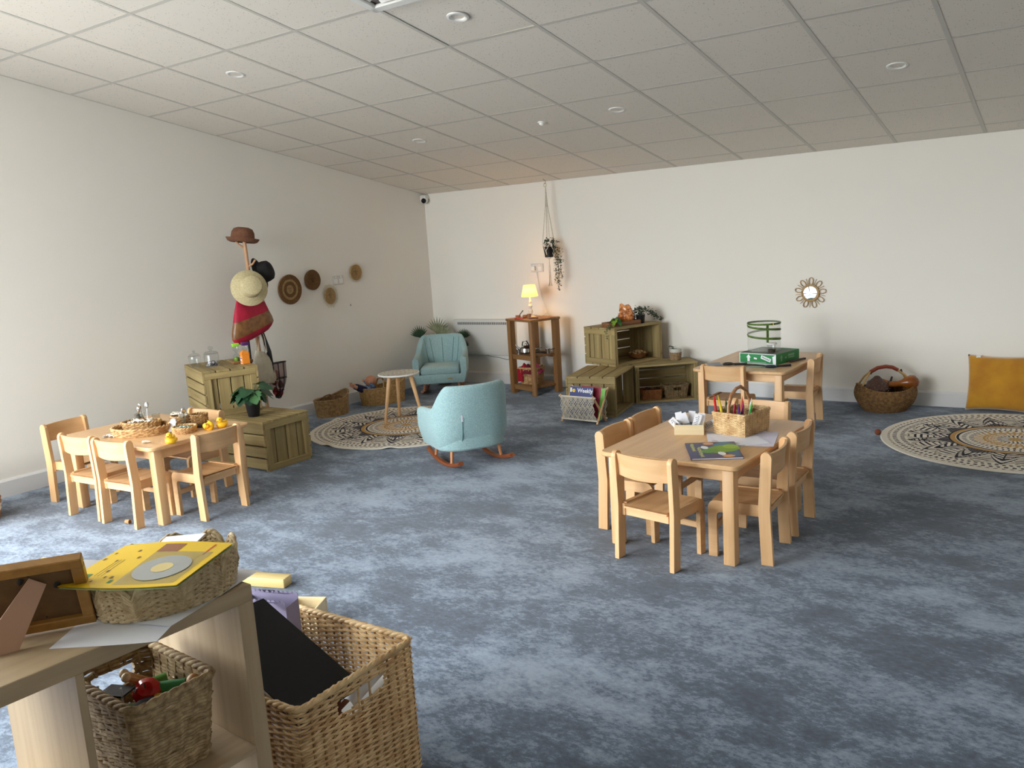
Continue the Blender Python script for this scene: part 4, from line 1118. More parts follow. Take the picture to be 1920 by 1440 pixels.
for k, (y, z, r, c_) in enumerate([(-.03, .07, .03, (150, 24, 36)), (.02, .05, .03, (168, 30, 40)), (.03, .12, .03, (110, 60, 66)), (-.03, .15, .028, (140, 30, 40)), (.0, .21, .03, (170, 120, 120)), (-.02, .03, .02, (24, 22, 24))]):
    it = thing('wrapped_toy', '%s bundle inside the black mesh bag' % ('dark red', 'bright red', 'dusky pink', 'crimson upper', 'pale pink top', 'small black')[k], 'toy', mesh_.matrix_basis @ Vector((0, y, z)), 0, 'bundles in the mesh bag'); q = MB(); q.ball((0, 0, 0), (r * .6, r, r * 1.1), 10); q.ball((0, 0, r), (r * .3, r * .4, r * .3), 8); q.build('cloth', mat('mesh_item_%d' % k, c_, .7), it)
ub = thing('umbrella', 'thin black umbrella hanging behind the crimson bag', 'umbrella', (-5.735, 4.47, .42))
q = MB(); q.tube([(0, 0, 0), (0, 0, .06), (0, .0, .40), (0, .0, .50)], [.003, .010, .009, .004], 8); q.build('canopy', BND, ub)
q = MB(); q.tube([(0, 0, .50), (0, 0, .56), (0, .02, .58), (0, .035, .565)], .005, 8); q.build('handle', BND, ub)

# ---- on the stacked crate
def on_crate(x, y): return (x, y, .7005)
jar = thing('glass_jar', 'lidded glass jar with purple pebbles on the stacked crate', 'jar', on_crate(-5.42, 3.87))
q = MB(); q.lathe([(.045, 0), (.054, .006), (.054, .085), (.050, .095)], 28); q.build('jar_body', GLASS, jar)
q = MB(); q.lathe([(.056, .098), (.040, .112), (.012, .118), (.008, .126), (.020, .136), (.016, .150), (.001, .154)], 28); q.build('lid', GLASS, jar)
PEB = [mat('pebble_' + n, c_, .4) for n, c_ in (('plum', (88, 74, 88)), ('grey', (150, 144, 150)), ('dark', (58, 52, 60)))]
for k in range(18):
    a = k * 2.4; r = .034 * math.sqrt((k % 9 + .5) / 9); pbl = thing('pebble', 'purple and grey pebbles inside the lidded glass jar', 'pebble', jar.matrix_basis @ Vector((math.cos(a) * r, math.sin(a) * r, .014 + .018 * (k // 9))), a, 'pebbles in the glass jar'); q = MB(); q.ball((0, 0, 0), (.013, .011, .010), 8); q.build('stone', PEB[k % 3], pbl)
lid = thing('glass_pot', 'small empty lidded glass pot left of pebble jar', 'jar', on_crate(-5.53, 3.80))
q = MB(); q.lathe([(.025, 0), (.04, .02), (.045, .08), (.043, .085)], 24); q.build('dish_body', GLASS, lid)
q = MB(); q.lathe([(.046, .086), (.03, .102), (.006, .11), (.012, .122), (.001, .13)], 24); q.build('lid', GLASS, lid)
tm = thing('timer_stand', 'flat reddish wooden stand under two liquid timers', 'stand', on_crate(-5.315, 4.06), D(-23))
q = MB(); q.b2((-.04, -.075, 0), (.04, .075, .022), bev=.003); q.build('stand', REDP['y'], tm)
for y, nm, c_, c3 in ((-.036, 'lime', (150, 210, 60), (110, 150, 50)), (.036, 'purple', (78, 30, 96), (96, 60, 110))):
    tt = thing('liquid_timer', '%s topped liquid timer on the wooden stand' % nm, 'timer', tm.matrix_basis @ Vector((0, y, .0225)), D(-23), 'liquid timers on the stacked crate')
    q = MB(); q.lathe([(.020, 0), (.024, .008), (.024, .038), (.006, .060), (.022, .083), (.022, .108)], 20); tb_ = q.build('tube', GLASS, tt)
    q = MB(); q.box((0, 0, .121), (.05, .05, .024), bev=.004, seg=2); q.build('cap', mat('cap_' + nm, c_, .35), tt)
    q = MB(); q.lathe([(.019, .0005), (.021, .008), (.019, .023), (.008, .030), (.001, .032)], 18); q.build('liquid', mat('liquid_' + nm, c3, .3), tb_)
oj = thing('juice_carton', 'orange toy juice carton at the stacked crate edge', 'carton', on_crate(-5.235, 4.03), D(-20))
OR = mat('carton_orange', (236, 140, 38), .5)
q = MB(); q.b2((-.022, -.03, 0), (.022, .03, .075), bev=.003); q.prism(arc(0, 0, .029, 0, PI, 10), -.022, .022, T3(0, 0, .074) @ Matrix(((0, 0, 1, 0), (1, 0, 0, 0), (0, 1, 0, 0), (0, 0, 0, 1)))); q.build('carton_body', OR, oj)
q = MB(); q.b2((-.018, -.0306, .004), (.018, -.030, .040)); q.b2((-.018, -.0306, .052), (.018, -.030, .056)); q.build('printed_panel', mat('carton_cream', (240, 226, 206), .5), oj)
q = MB(); q.b2((-.018, -.0307, .043), (.018, -.0301, .050)); q.build('blue_stripe', mat('carton_blue', (108, 116, 190), .5), oj)
q = MB()
for x, z in ((-.008, .02), (.009, .016)): q.lathe([(.008, 0), (.008, .0005)], 14, T3(x, -.0306, z) @ R3(PI / 2, 0, 0))
q.build('printed_fruit', mat('carton_red', (220, 96, 60), .5), oj)

# ---- potted monstera on the lower crate
LEAF = mat('monstera_green', (44, 84, 52), .45, (26, 58, 36), scale=18); LEAF2 = mat('monstera_light', (70, 112, 66), .45, (40, 78, 46), scale=18)
def leaf_blade(L, Wd, lobes, cup=.15):
    """leaf along +x, from the stalk at 0; notched outline"""
    up_, n = [], 22
    for i in range(n + 1):
        s = i / n; w = Wd * (math.sin(PI * s ** .65) ** .8) * (1 - .15 * s)
        if lobes: w *= .72 + .28 * abs(math.sin(PI * s * lobes))
        up_.append((s * L, w))
    v = []; f = []
    for i, (x, w) in enumerate(up_):
        z = -cup * L * (x / L) ** 2
        v += [(x - .12 * L * (w / max(Wd, 1e-6)) * (1 if i < 6 else 0), w, z + .10 * w), (x, 0, z), (x - .12 * L * (w / max(Wd, 1e-6)) * (1 if i < 6 else 0), -w, z + .10 * w)]
    for i in range(n): 
        a = 3 * i; f += [(a, a + 1, a + 4, a + 3), (a + 1, a + 2, a + 5, a + 4)]
    return v, f
mon = thing('potted_monstera', 'monstera plant in black pot on the lower left crate', 'plant', (-4.93, 3.815, .3605))
q = MB(); q.lathe([(.040, 0), (.053, .095), (.056, .095), (.056, .105), (.050, .105), (.048, .09), (.001, .088)], 28); q.build('pot', mat('black_pot', (20, 20, 22), .45), mon)
specs = [(10, .17, .09, .0), (70, .19, .10, .25), (130, .18, .09, .1), (185, .18, .10, .1), (235, .19, .10, .1), (285, .18, .10, .1), (330, .18, .10, .2), (40, .22, .09, .5), (210, .20, .10, .45), (100, .23, .08, .6), (300, .21, .09, .4), (0, .175, .09, .15), (55, .17, .09, .2), (115, .175, .09, .1), (170, .18, .09, .2), (225, .17, .09, .15), (275, .18, .09, .2), (315, .175, .09, .1)]
for k, (a, h, L, tilt) in enumerate(specs):
    a = D(a); rr = .045 + .03 * (1 - tilt)
    base = Vector((math.cos(a) * rr, math.sin(a) * rr, h)); 
    q = MB(); q.tube([(0, 0, .09), (math.cos(a) * rr * .35, math.sin(a) * rr * .35, h * .7), tuple(base)], .0024, 6); st = q.build('stalk', LEAF2, mon)
    L *= 1.15; v, f = leaf_blade(L, L * .56, 5)
    q = MB(); q.add(v, f, T3(*base) @ R3(0, 0, a) @ R3(random.uniform(-.5, .5), .75 - tilt, 0)); q.build('leaf', LEAF if k % 3 else LEAF2, mon, smooth=60)
# ================================================================== doll cots (moses baskets), doll, palm
def moses(name, label, loc, rz, a, b, H, head, m):
    t = thing(name, label, 'basket', loc, rz, 'oval woven doll cots')
    tp = lambda u: 1 + head * np.maximum(0, np.cos(2 * PI * np.asarray(u))) ** 2
    weave(t, (m, m), ellipse(a, b), H, 56, 20, H / 20 * .62, .0022, prof=lambda h: .90 + .10 * h, top=tp, rim=2, rim_r=.006, sides=5)
    return t
MOS = mat('moses_palm', (176, 144, 100), .75, (136, 106, 68), scale=50); MOS2 = mat('moses_straw', (200, 164, 110), .75, (162, 126, 78), scale=50)
c1 = moses('doll_cot', 'smaller brown woven doll cot with leather handles', (-5.745, 5.33, 0), D(82), .175, .115, .155, .38, MOS)
for sy in (-1, 1):
    q = MB(); q.tube([(-.05, sy * .10, .15), (-.02, sy * .06, .18), (.02, sy * .05, .185), (.06, sy * .09, .165)], .009, 8, flat=(1, .6)); q.build('handle', mat('cot_leather', (116, 66, 40), .5), c1)
c2 = moses('doll_cot', 'larger straw doll cot with bald doll inside', (-5.675, 5.945, 0), D(62), .235, .135, .165, .45, MOS2)
for sy in (-1, 1):
    q = MB(); q.tube([(-.03, sy * .125, .16), (-.01, sy * .09, .23), (.03, sy * .08, .24), (.07, sy * .12, .17)], .008, 8); q.build('handle', MOS2, c2)
dl = thing('doll', 'bald doll in navy trousers lying in the straw cot', 'doll', (-5.76, 5.80, .12), D(62))
SK = mat('doll_skin', (196, 136, 106), .5); NAVY = mat('navy_cloth', (28, 32, 72), .8); BLP = mat('blue_pattern', (128, 160, 196), .8, (70, 100, 150), scale=40)
q = MB(); q.ball((.06, 0, .11), (.058, .052, .054), 20); hd = q.build('head', SK, dl)
q = MB(); q.ball((.112, 0, .108), (.008, .007, .008), 10); q.build('nose', SK, hd)
for s_ in (-1, 1):
    q = MB(); q.ball((.062, s_ * .052, .108), (.010, .006, .014), 10); q.build('ear', SK, hd)
    q = MB(); q.ball((.104, s_ * .02, .122), (.005, .006, .006), 8); q.build('eye', mat('doll_eye', (40, 50, 70), .2), hd)
q = MB(); q.tube([(.075, .0, .07), (.085, 0, .03), (.02, 0, .02), (-.03, 0, .02)], [.034, .05, .055, .045], 14); q.build('shirt', BLP, dl)
for s_ in (-1, 1):
    q = MB(); q.tube([(-.02, s_ * .025, .03), (-.07, s_ * .045, .06), (-.10, s_ * .05, .07)], [.040, .032, .026], 12); tr = q.build('trouser_leg', NAVY, dl)
    q = MB(); q.tube([(-.10, s_ * .05, .07), (-.125, s_ * .052, .085), (-.13, s_ * .052, .11)], [.018, .018, .012], 10); q.build('foot', SK, tr)
    q = MB(); q.tube([(.07, s_ * .05, .05), (.05, s_ * .085, .07), (.02, s_ * .09, .10)], [.020, .016, .012], 10); ar = q.build('arm', BLP, dl)
    q = MB(); q.ball((.012, s_ * .09, .108), (.014, .010, .012), 10); q.build('hand', SK, ar)
PALMG = mat('palm_green', (52, 78, 50), .5, (36, 60, 40), scale=20); PALMP = mat('palm_pale', (150, 152, 124), .5, (116, 124, 92), scale=20)
pl = thing('potted_palm', 'potted palm with fan fronds behind the corner rocking chair', 'plant', (-5.72, 6.98, 0))
q = MB(); q.lathe([(.07, 0), (.09, .15), (.095, .16), (.088, .16), (.001, .14)], 24); q.build('pot', mat('grey_pot', (90, 88, 86), .7), pl)
for k, (dx, dy, h, sc, m_, tw) in enumerate([(-.17, -.16, .53, .14, PALMG, .5), (-.01, -.06, .57, .18, PALMP, -.1), (.08, -.10, .53, .15, PALMP, -.4), (.24, .06, .50, .11, PALMG, -.5), (.26, .02, .41, .09, mat('palm_dark', (24, 30, 26), .6), -.7), (-.08, -.12, .46, .10, PALMG, .1)]):
    q = MB(); q.tube([(0, 0, .14), (dx * .4, dy * .4, h * .6), (dx, dy, h)], .004, 6); q.build('stalk', PALMG, pl)
    for j in range(11):
        a = PI / 2 + (j - 5) * .20 + tw * .4
        v = []; L = sc * (1 - .03 * abs(j - 5))
        d_ = Vector((math.cos(a) * .84, math.cos(a) * .54, math.sin(a))); w_ = Vector((-math.sin(a) * .84, -math.sin(a) * .54, math.cos(a)))
        q = MB(); o_ = Vector((dx, dy, h)); p_ = [o_ - w_ * .003, o_ + d_ * L * .5 - w_ * .010, o_ + d_ * L, o_ + d_ * L * .5 + w_ * .010, o_ + w_ * .003]
        mid = [o_ + Vector((.004, -.006, 0)), o_ + d_ * L * .5 + Vector((.004, -.006, 0))]
        q.add([tuple(x) for x in p_ + mid], [(0, 1, 6, 5), (1, 2, 6), (2, 3, 6), (3, 4, 5, 6)]); q.build('leaflet', m_, pl, smooth=0)

# ================================================================== lamp and things on the post shelf
SHZ = .7405
lp = thing('table_lamp', 'lit table lamp with cream shade on the post shelf', 'lamp', (-4.487, 6.87, SHZ))
LW = mat('lamp_white', (236, 228, 214), .35)
q = MB(); q.lathe([(.05, 0), (.05, .008), (.03, .014), (.014, .03), (.022, .05), (.024, .065), (.012, .085), (.018, .10), (.020, .115), (.009, .135), (.014, .15), (.012, .165), (.006, .175), (.006, .24)], 24); q.build('base', LW, lp)
m, nt, b = newmat('lamp_shade_fabric'); nt.nodes.remove(b)
df = N(nt, 'ShaderNodeBsdfDiffuse'); tr = N(nt, 'ShaderNodeBsdfTranslucent'); df.inputs[0].default_value = lin((244, 226, 176)); tr.inputs[0].default_value = lin((252, 226, 150))
mx = N(nt, 'ShaderNodeMixShader'); mx.inputs[0].default_value = .6; nt.links.new(df.outputs[0], mx.inputs[1]); nt.links.new(tr.outputs[0], mx.inputs[2]); nt.links.new(mx.outputs[0], nt.nodes['Material Output'].inputs[0])
q = MB(); q.lathe([(.081, .205), (.055, .315)], 40); q.f = [f for f in q.f if len(f) == 4]; q.col = [0] * len(q.f); sd = q.build('shade', m, lp)
q = MB(); q.lathe([(.022, .235), (.026, .255), (.020, .275), (.001, .283)], 16); q.build('bulb', emit('warm_bulb', (255, 190, 96), 120.0), lp)
q = MB(); q.tube([(.03, .03, .004), (.06, .12, .004), (.02, .26, .02), (-.06, .295, .20), (-.085, .293, .34), (-.095, .290, .43)], .0032, 6); cdl = q.build('cord', WHITE, lp)
q = MB(); q.box((-.122, .283, .462), (.046, .038, .046), bev=.008, seg=2); q.build('plug', WHITE, cdl)
SX = lambda x, y: wsh.matrix_basis @ Vector((x, y, SHZ))
CUPM = wood('cup_wood', (176, 124, 84), (150, 100, 64), 'z')
def cup(label, p, r, h):
    t = thing('wooden_cup', label, 'cup', p, 0, 'small wooden cups on the post shelf')
    q = MB(); q.lathe([(r * .85, 0), (r, h), (r * .82, h), (r * .7, h * .2), (.001, h * .2)], 22); q.build('cup_body', CUPM, t)
    q = MB(); q.lathe([(r * .80, h * .62), (.001, h * .64)], 18); q.f = [f for f in q.f if len(f) == 4]; q.col = [0] * len(q.f); q.build('filling', mat('cup_fill', (110, 72, 46), .8), t)
cup('tall wooden cup in front of the lit lamp', SX(.045, -.07), .021, .045)
cup('squat wooden cup left of the tall cup', SX(-.055, -.045), .026, .028)
t = thing('wooden_mortar', 'wooden mortar with grey pestle at shelf left end', 'mortar', SX(-.115, -.09))
q = MB(); q.lathe([(.022, 0), (.027, .026), (.022, .026), (.017, .008), (.001, .008)], 20); q.build('bowl', CUPM, t)
q = MB(); q.tube([(0, 0, .012), (.045, .028, .072)], [.004, .006], 8); q.build('pestle', mat('grey_metal', (110, 108, 108), .4), t)
t = thing('red_dish', 'small red wooden dish at shelf front edge', 'dish', SX(-.02, -.145), D(10))
q = MB(); q.b2((-.045, -.015, 0), (.045, .015, .010), bev=.004, seg=2); q.build('dish', mat('red_lacquer', (176, 34, 26), .4), t)
q = MB(); q.tube([(.03, 0, .008), (.07, .01, .010)], .004, 6); q.build('handle', mat('dark_wood', (80, 46, 26), .5), t)
t = thing('brown_tray', 'flat dark brown wooden tray right of the cups', 'tray', SX(.125, -.075), D(25))
q = MB(); q.b2((-.045, -.02, 0), (.045, .02, .014), bev=.003); q.build('tray_base', mat('dark_tray', (112, 62, 34), .5), t)
q = MB(); q.b2((-.04, -.016, .014), (.04, .016, .016)); q.build('inlay', CUPM, t)
# steel kitchen things on the middle shelf
def MS(x, y, z=.3905): return wsh.matrix_basis @ Vector((x, y, z))
t = thing('steel_kettle', 'shiny steel kettle on middle of the post shelf', 'kettle', MS(-.04, -.07))
q = MB(); q.lathe([(.055, 0), (.066, .02), (.062, .055), (.038, .08), (.012, .086), (.010, .094), (.012, .10), (.001, .104)], 28); q.build('body', STEEL, t)
q = MB(); q.tube([(-.05, -.02, .04), (-.08, -.03, .065), (-.10, -.035, .09)], [.014, .010, .007], 10); q.build('spout', STEEL, t)
q = MB(); q.tube([(-.045, 0, .07), (-.035, 0, .115), (.01, 0, .125), (.045, 0, .07)], .006, 8); q.build('handle', BLACK, t)
for k, (x, y, r, h, lab) in enumerate([(-.135, -.09, .028, .04, 'little steel pan left of the kettle'), (.145, .06, .026, .045, 'small steel beaker at right of middle shelf'), (-.06, .07, .04, .03, 'steel bowl behind the kettle on the shelf')]):
    t = thing('steel_pot', lab, 'pot', MS(x, y), D(40 * k)); q = MB(); q.lathe([(r * .9, 0), (r, h), (r * .94, h), (r * .84, .004), (.001, .004)], 22); q.build('pot_body', STEEL, t)
    q = MB(); q.tube([(r, 0, h * .8), (r + .04, 0, h)], .004, 6); q.build('handle', BLACK, t)
for k in range(3):
    t = thing('toy_ladle', '%s dark toy ladle lying on the middle shelf' % ('nearest', 'second', 'rearmost')[k], 'spoon', MS(.06, .02 + .022 * k), D(-15), 'dark ladles on the middle shelf')
    q = MB(); q.tube([(-.06, 0, .006), (.05, .01, .008)], .004, 6); q.build('handle', mat('dark_steel', (60, 58, 58), .35, metal=.8), t)
    q = MB(); q.ball((.06, .01, .008), (.016, .011, .005), 10); q.build('bowl', mat('dark_steel', (60, 58, 58), .35, metal=.8), t)
t = thing('fabric_basket', 'diamond-weave basket of red cloths on the bottom shelf', 'basket', MS(-.035, -.02, .0905), D(4))
weave(t, (HYAC, HYAC), rrect(.21, .20, .03), .16, 22, 11, .006, .004, prof=lambda h: .80 + .2 * h, rim=2, rim_r=.007, stake_r=.005)
CL = [('crimson', (170, 24, 44)), ('pink', (196, 60, 110)), ('striped', (190, 70, 66)), ('wine', (110, 20, 40))]
for k, (nm, c_) in enumerate(CL):
    t2 = thing('dress_up_cloth', '%s cloth bundled in the diamond-weave basket' % nm, 'cloth', MS(-.035 + (-.05, .06, -.03, .03)[k], (-.02 + (-.05, .02, .06, -.06)[k]), .20))
    n = 16; G = [[((.075 - .01 * j) * math.cos(2 * PI * i / n) * (1 + .16 * math.sin(5 * i + j)), (.065 - .009 * j) * math.sin(2 * PI * i / n), .012 * j + .012 * math.sin(i * 2.2 + j)) for j in range(8)] for i in range(n)]
    q = MB(); q.grid(G, closed_u=True); q.f.append(tuple(i * 8 + 7 for i in range(n))); q.col.append(None); q.build('folded_cloth', mat('cloth_' + nm, c_, .85), t2, smooth=70)
    if k in (0, 2):
        q = MB(); q.grid([[(-.03 + .06 * i / 6, -.085 - .012 * math.sin(i * 1.6), .05 - .13 * (j / 6) ** 1.3) for j in range(7)] for i in range(7)]); q.build('hanging_end', mat('cloth_' + nm, c_, .85), t2, smooth=70)

# ================================================================== hanging macrame planter
hp = thing('hanging_planter', 'trailing plant in black pot in a white macrame hanger', 'plant', (-4.342, 7.035, 0))
ROPE = mat('macrame_rope', (226, 220, 208), .9, (206, 198, 182), scale=90)
q = MB(); q.tube([(-.02, 0, 2.066), (-.02, 0, 2.052), (-.008, 0, 2.045), (.004, 0, 2.035), (.004, 0, 2.018), (-.006, 0, 2.012), (-.012, 0, 2.02)], .003, 6); q.build('hook', mat('hook_brass', (170, 150, 120), .4, metal=.6), hp)
q = MB(); q.tube([(.016 * math.cos(a) - .004, 0, 1.998 + .016 * math.sin(a)) for a in np.linspace(0, 2 * PI, 16, endpoint=False)], .003, 6, closed=True); q.build('ring', mat('ring_wood', (206, 190, 160), .5), hp)
for k in range(4):
    a = D(45 + 90 * k); c_, s_ = math.cos(a), math.sin(a)
    q = MB(); q.tube([(0, 0, 1.985), (.012 * c_, .012 * s_, 1.80), (.052 * c_, .052 * s_, 1.50), (.058 * c_, .058 * s_, 1.44)], .0036, 6)
    for da in (-.75, .75):
        q.tube([(.058 * c_, .058 * s_, 1.44), (.056 * math.cos(a + da), .056 * math.sin(a + da), 1.375), (.03 * math.cos(a + da), .03 * math.sin(a + da), 1.31), (0, 0, 1.29)], .0032, 6)
    q.ball((.010 * c_, .010 * s_, 1.80), .007, 8)
    q.build('hanger_cord', ROPE, hp)
q = MB()
for k in range(26):
    a = k * 2.4; r = .004 + .011 * (k % 7) / 7; q.tube([(0, 0, 1.295), (r * .5 * math.cos(a), r * .5 * math.sin(a), 1.22), (r * .9 * math.cos(a), r * .9 * math.sin(a), 1.07), (r * 1.8 * math.cos(a), r * 1.8 * math.sin(a), 1.03)], .0022, 4)
q.build('tassel', ROPE, hp, kind='stuff')
q = MB(); q.lathe([(.040, 1.31), (.052, 1.405), (.055, 1.41), (.048, 1.412), (.001, 1.395)], 26); q.build('pot', mat('black_pot', (20, 20, 22), .45), hp)
IVY = mat('ivy_green', (62, 84, 58), .5, (36, 54, 38), scale=14)
def vine(mb, pts, n, size, spread):
    P = np.array(pts, float); L = np.r_[0, np.cumsum(np.linalg.norm(np.diff(P, axis=0), axis=1))]
    for k in range(n):
        s = L[-1] * random.random() ** .85; c = np.array([np.interp(s, L, P[:, i]) for i in range(3)]) + rng.normal(0, spread, 3) * (1.1 - .6 * s / L[-1])
        a = random.uniform(0, 2 * PI); b_ = random.uniform(-1.0, 1.0); z_ = size * random.uniform(.6, 1.2)
        v = [(0, 0, 0), (.5 * z_, .38 * z_, .06 * z_), (z_, 0, 0), (.5 * z_, -.38 * z_, .06 * z_), (.5 * z_, 0, .0)]
        mb.add(v, [(0, 4, 1), (4, 2, 1), (0, 3, 4), (4, 3, 2)], T3(*c) @ R3(0, b_, a) @ R3(random.uniform(-.6, .6), 0, 0))
q = MB(); VN = [[(0, 0, 1.40), (.05, -.02, 1.47), (.085, -.03, 1.40), (.11, -.02, 1.22), (.10, -.02, 1.06)], [(0, 0, 1.40), (.04, .0, 1.49), (.09, 0, 1.36), (.10, .01, 1.15), (.085, .01, .99)], [(0, 0, 1.40), (-.02, -.02, 1.46), (.03, -.03, 1.48)],
                [(0, 0, 1.4), (.06, .02, 1.47), (.12, .01, 1.36), (.125, .0, 1.22), (.135, .0, 1.10)], [(0, 0, 1.4), (-.04, -.02, 1.45), (-.05, -.02, 1.43)], [(.02, 0, 1.42), (.08, -.01, 1.32), (.075, 0, 1.18), (.05, 0, 1.06)]]
for v_, n_l in zip(VN, (120, 120, 60, 110, 14, 40)): vine(q, v_, n_l, .021, .013)
q.build('foliage', IVY, hp, smooth=0, kind='stuff')
for v_ in VN: q = MB(); q.tube(v_, .0014, 4); q.build('stem', IVY, hp)
# ================================================================== crates on the right: what they hold
def CT(x, y, z=.6805): 
    m_ = T3(-3.4715, 6.8305, 0) @ R3(0, 0, D(69.5)); p = m_ @ Vector((x, y, 0)); return (p.x, p.y, z)
TRAYW = wood('tray_wood', (146, 100, 66), (116, 76, 48), 'x')
t = thing('wooden_tray', 'long wooden tray on the top crate, under orange crystal', 'tray', CT(-.07, -.06), D(60))
q = MB(); q.b2((-.17, -.06, 0), (.17, .06, .012), bev=.002); q.build('tray_base', TRAYW, t)
for (a, b) in (((-.17, -.062), (.17, -.052)), ((-.17, .052), (.17, .062)), ((-.172, -.05), (-.162, .05)), ((.162, -.05), (.172, .05))):
    q = MB(); q.b2((*a, .0125), (*b, .038), bev=.002); q.build('tray_side', TRAYW, t)
cm, nt, b = newmat('amber_crystal'); _n = N(nt, 'ShaderNodeTexNoise'); _n.inputs['Scale'].default_value = 38; _n.inputs['Detail'].default_value = 4; _r = N(nt, 'ShaderNodeValToRGB'); _r.color_ramp.elements[0].position = .38; _r.color_ramp.elements[0].color = lin((120, 62, 30)); _r.color_ramp.elements[1].position = .66; _r.color_ramp.elements[1].color = lin((226, 158, 96)); _tc = N(nt, 'ShaderNodeTexCoord')
nt.links.new(_tc.outputs['Object'], _n.inputs['Vector']); nt.links.new(_n.outputs[0], _r.inputs[0]); nt.links.new(_r.outputs[0], b.inputs['Base Color'])
b.inputs['Roughness'].default_value = .14; b.inputs['Coat Weight'].default_value = .5
b.inputs['Emission Color'].default_value = lin((255, 130, 40)); b.inputs['Emission Strength'].default_value = .05; b.inputs['Subsurface Weight'].default_value = .3
def rock(mb, c, r, seed, m=None, n=14, rough=.3):
    g = np.random.default_rng(seed); k = 9
    bm = bmesh.new(); bmesh.ops.create_icosphere(bm, subdivisions=3, radius=1)
    dirs = g.normal(size=(26, 3)); dirs /= np.linalg.norm(dirs, axis=1, keepdims=True); off = g.uniform(.62, 1.0, 26)
    for v in bm.verts:
        p = np.array(v.co); dd = dirs @ p; s_ = min(1.1, min(o / d for d, o in zip(dd, off) if d > .25))
        v.co = Vector(p * s_)
    bm.verts.index_update(); V = np.array([v.co[:] for v in bm.verts]) * np.array(r) + np.array(c); F = [tuple(v.index for v in f.verts) for f in bm.faces]; bm.free()
    mb.add(V, F, m)
t = thing('orange_crystal', 'jagged glowing orange crystal lamp on the wooden tray', 'crystal', CT(.02, -.03, .694))
for k, (c, r) in enumerate([((0, 0, .06), (.068, .060, .072)), ((-.034, .0, .125), (.036, .034, .062)), ((-.002, .01, .12), (.044, .040, .046)), ((.034, .0, .095), (.040, .036, .046)), ((.05, -.02, .038), (.040, .036, .040)), ((-.045, -.02, .05), (.034, .032, .046)), ((.01, -.035, .075), (.03, .026, .034))]):
    q = MB(); rock(q, c, r, 5 + k); q.build('crystal_lump', cm, t, smooth=12)
t = thing('purple_crystal', 'dull purple rock beside the orange crystal', 'crystal', CT(-.075, -.02, .694))
q = MB(); rock(q, (0, 0, .034), (.032, .03, .036), 21); q.build('rock', mat('purple_rock', (112, 84, 84), .4), t, smooth=12)
t = thing('dark_stone', 'small black stone on the wooden tray', 'stone', CT(.10, -.01, .694)); q = MB(); rock(q, (0, 0, .026), (.034, .028, .028), 30); q.build('rock', mat('black_stone', (34, 26, 30), .4), t, smooth=12)
t = thing('green_foil_bowl', 'crumpled shiny green leaf toy at tray end', 'toy', CT(-.165, -.085, .72), D(40))
GF = mat('green_foil', (54, 120, 48), .2, (24, 84, 34), scale=16, coat=.5)
for k in range(6):
    v, f = leaf_blade(.085, .034, 3, .5); q = MB(); q.add(v, f, T3(0, 0, .03) @ R3(0, 0, k * 1.05) @ R3(.3 * (k % 2), .35, 0)); q.build('leaf', GF if k % 2 else mat('lime_foil', (120, 150, 50), .25), t, smooth=60)
q = MB(); q.tube([(0, 0, -.026), (0, 0, .03)], [.02, .008], 8); q.build('stem', GF, t)
TRAIL = mat('trailing_green', (70, 88, 62), .55, (40, 56, 40), scale=14)
t = thing('trailing_plant', 'dark trailing plant in black pot on the top crate', 'plant', CT(.13, -.10))
q = MB(); q.lathe([(.034, 0), (.042, .07), (.045, .075), (.038, .076), (.001, .066)], 22); q.build('pot', mat('black_pot', (20, 20, 22), .45), t)
q = MB()
for pts, n_l in (([(0, 0, .07), (-.03, -.04, .13), (-.06, -.05, .05)], 120), ([(0, 0, .07), (.02, .05, .14), (.06, .12, .08), (.08, .20, .02), (.10, .25, .012)], 150), ([(0, 0, .07), (.03, .0, .14), (.05, .06, .11), (.09, .15, .04)], 110), ([(0, 0, .07), (0, 0, .13), (-.02, .03, .14)], 110), ([(-.03, -.02, .10), (-.05, -.02, .06), (-.045, -.03, .015)], 60)):
    vine(q, pts, n_l, .02, .014)
q.build('foliage', TRAIL, t, smooth=0, kind='stuff')
t = thing('vine_spray', 'thin green vine hanging over the top crate slatted end', 'plant', CT(-.245, -.15, .6805))
q = MB(); vine(q, [(0, 0, .03), (-.06, -.005, .025), (-.09, -.01, -.03), (-.09, -.01, -.10)], 60, .018, .008); M0 = R3(0, 0, D(69.5))
q.v = [v_ @ npm(M0)[:3, :3].T for v_ in q.v]; q.build('leaves', mat('vine_light', (92, 110, 68), .55), t, smooth=0, kind='stuff')
q = MB(); q.tube([(0, 0, .02), (-.06, -.005, .025), (-.09, -.01, -.03), (-.09, -.01, -.09)], .0016, 4, m=M0); q.build('stem', TRAIL, t)
t = thing('wooden_bowl', 'wooden bowl of seed pods inside the top crate', 'bowl', CT(.10, -.07, .3575))
q = MB(); q.lathe([(.04, 0), (.075, .018), (.098, .055), (.094, .056), (.070, .024), (.001, .016)], 30); q.build('bowl_body', wood('bowl_wood', (140, 92, 54), (104, 64, 36), 'x'), t)
for k in range(26):
    a = k * 2.4; r = .078 * math.sqrt((k + .5) / 26); tp_ = thing('seed_pod', 'dried tan seed pods piled in the wooden bowl', 'seed pod', Vector(CT(.10, -.07, .3575)) + Vector((r * math.cos(a), r * math.sin(a), .052 + .022 * (1 - r / .078))), a, 'seed pods in the wooden bowl')
    q = MB(); rock(q, (0, 0, 0), (.017, .013, .012), 40 + k % 5); q.build('pod', mat('pod_%d' % (k % 3), ((176, 140, 92), (150, 108, 64), (196, 168, 122))[k % 3], .7), tp_, smooth=30)
    q = MB(); q.tube([(.012, 0, .004), (.022, 0, .008)], .0018, 5); q.build('stalk', mat('pod_1', (150, 108, 64), .7), tp_)
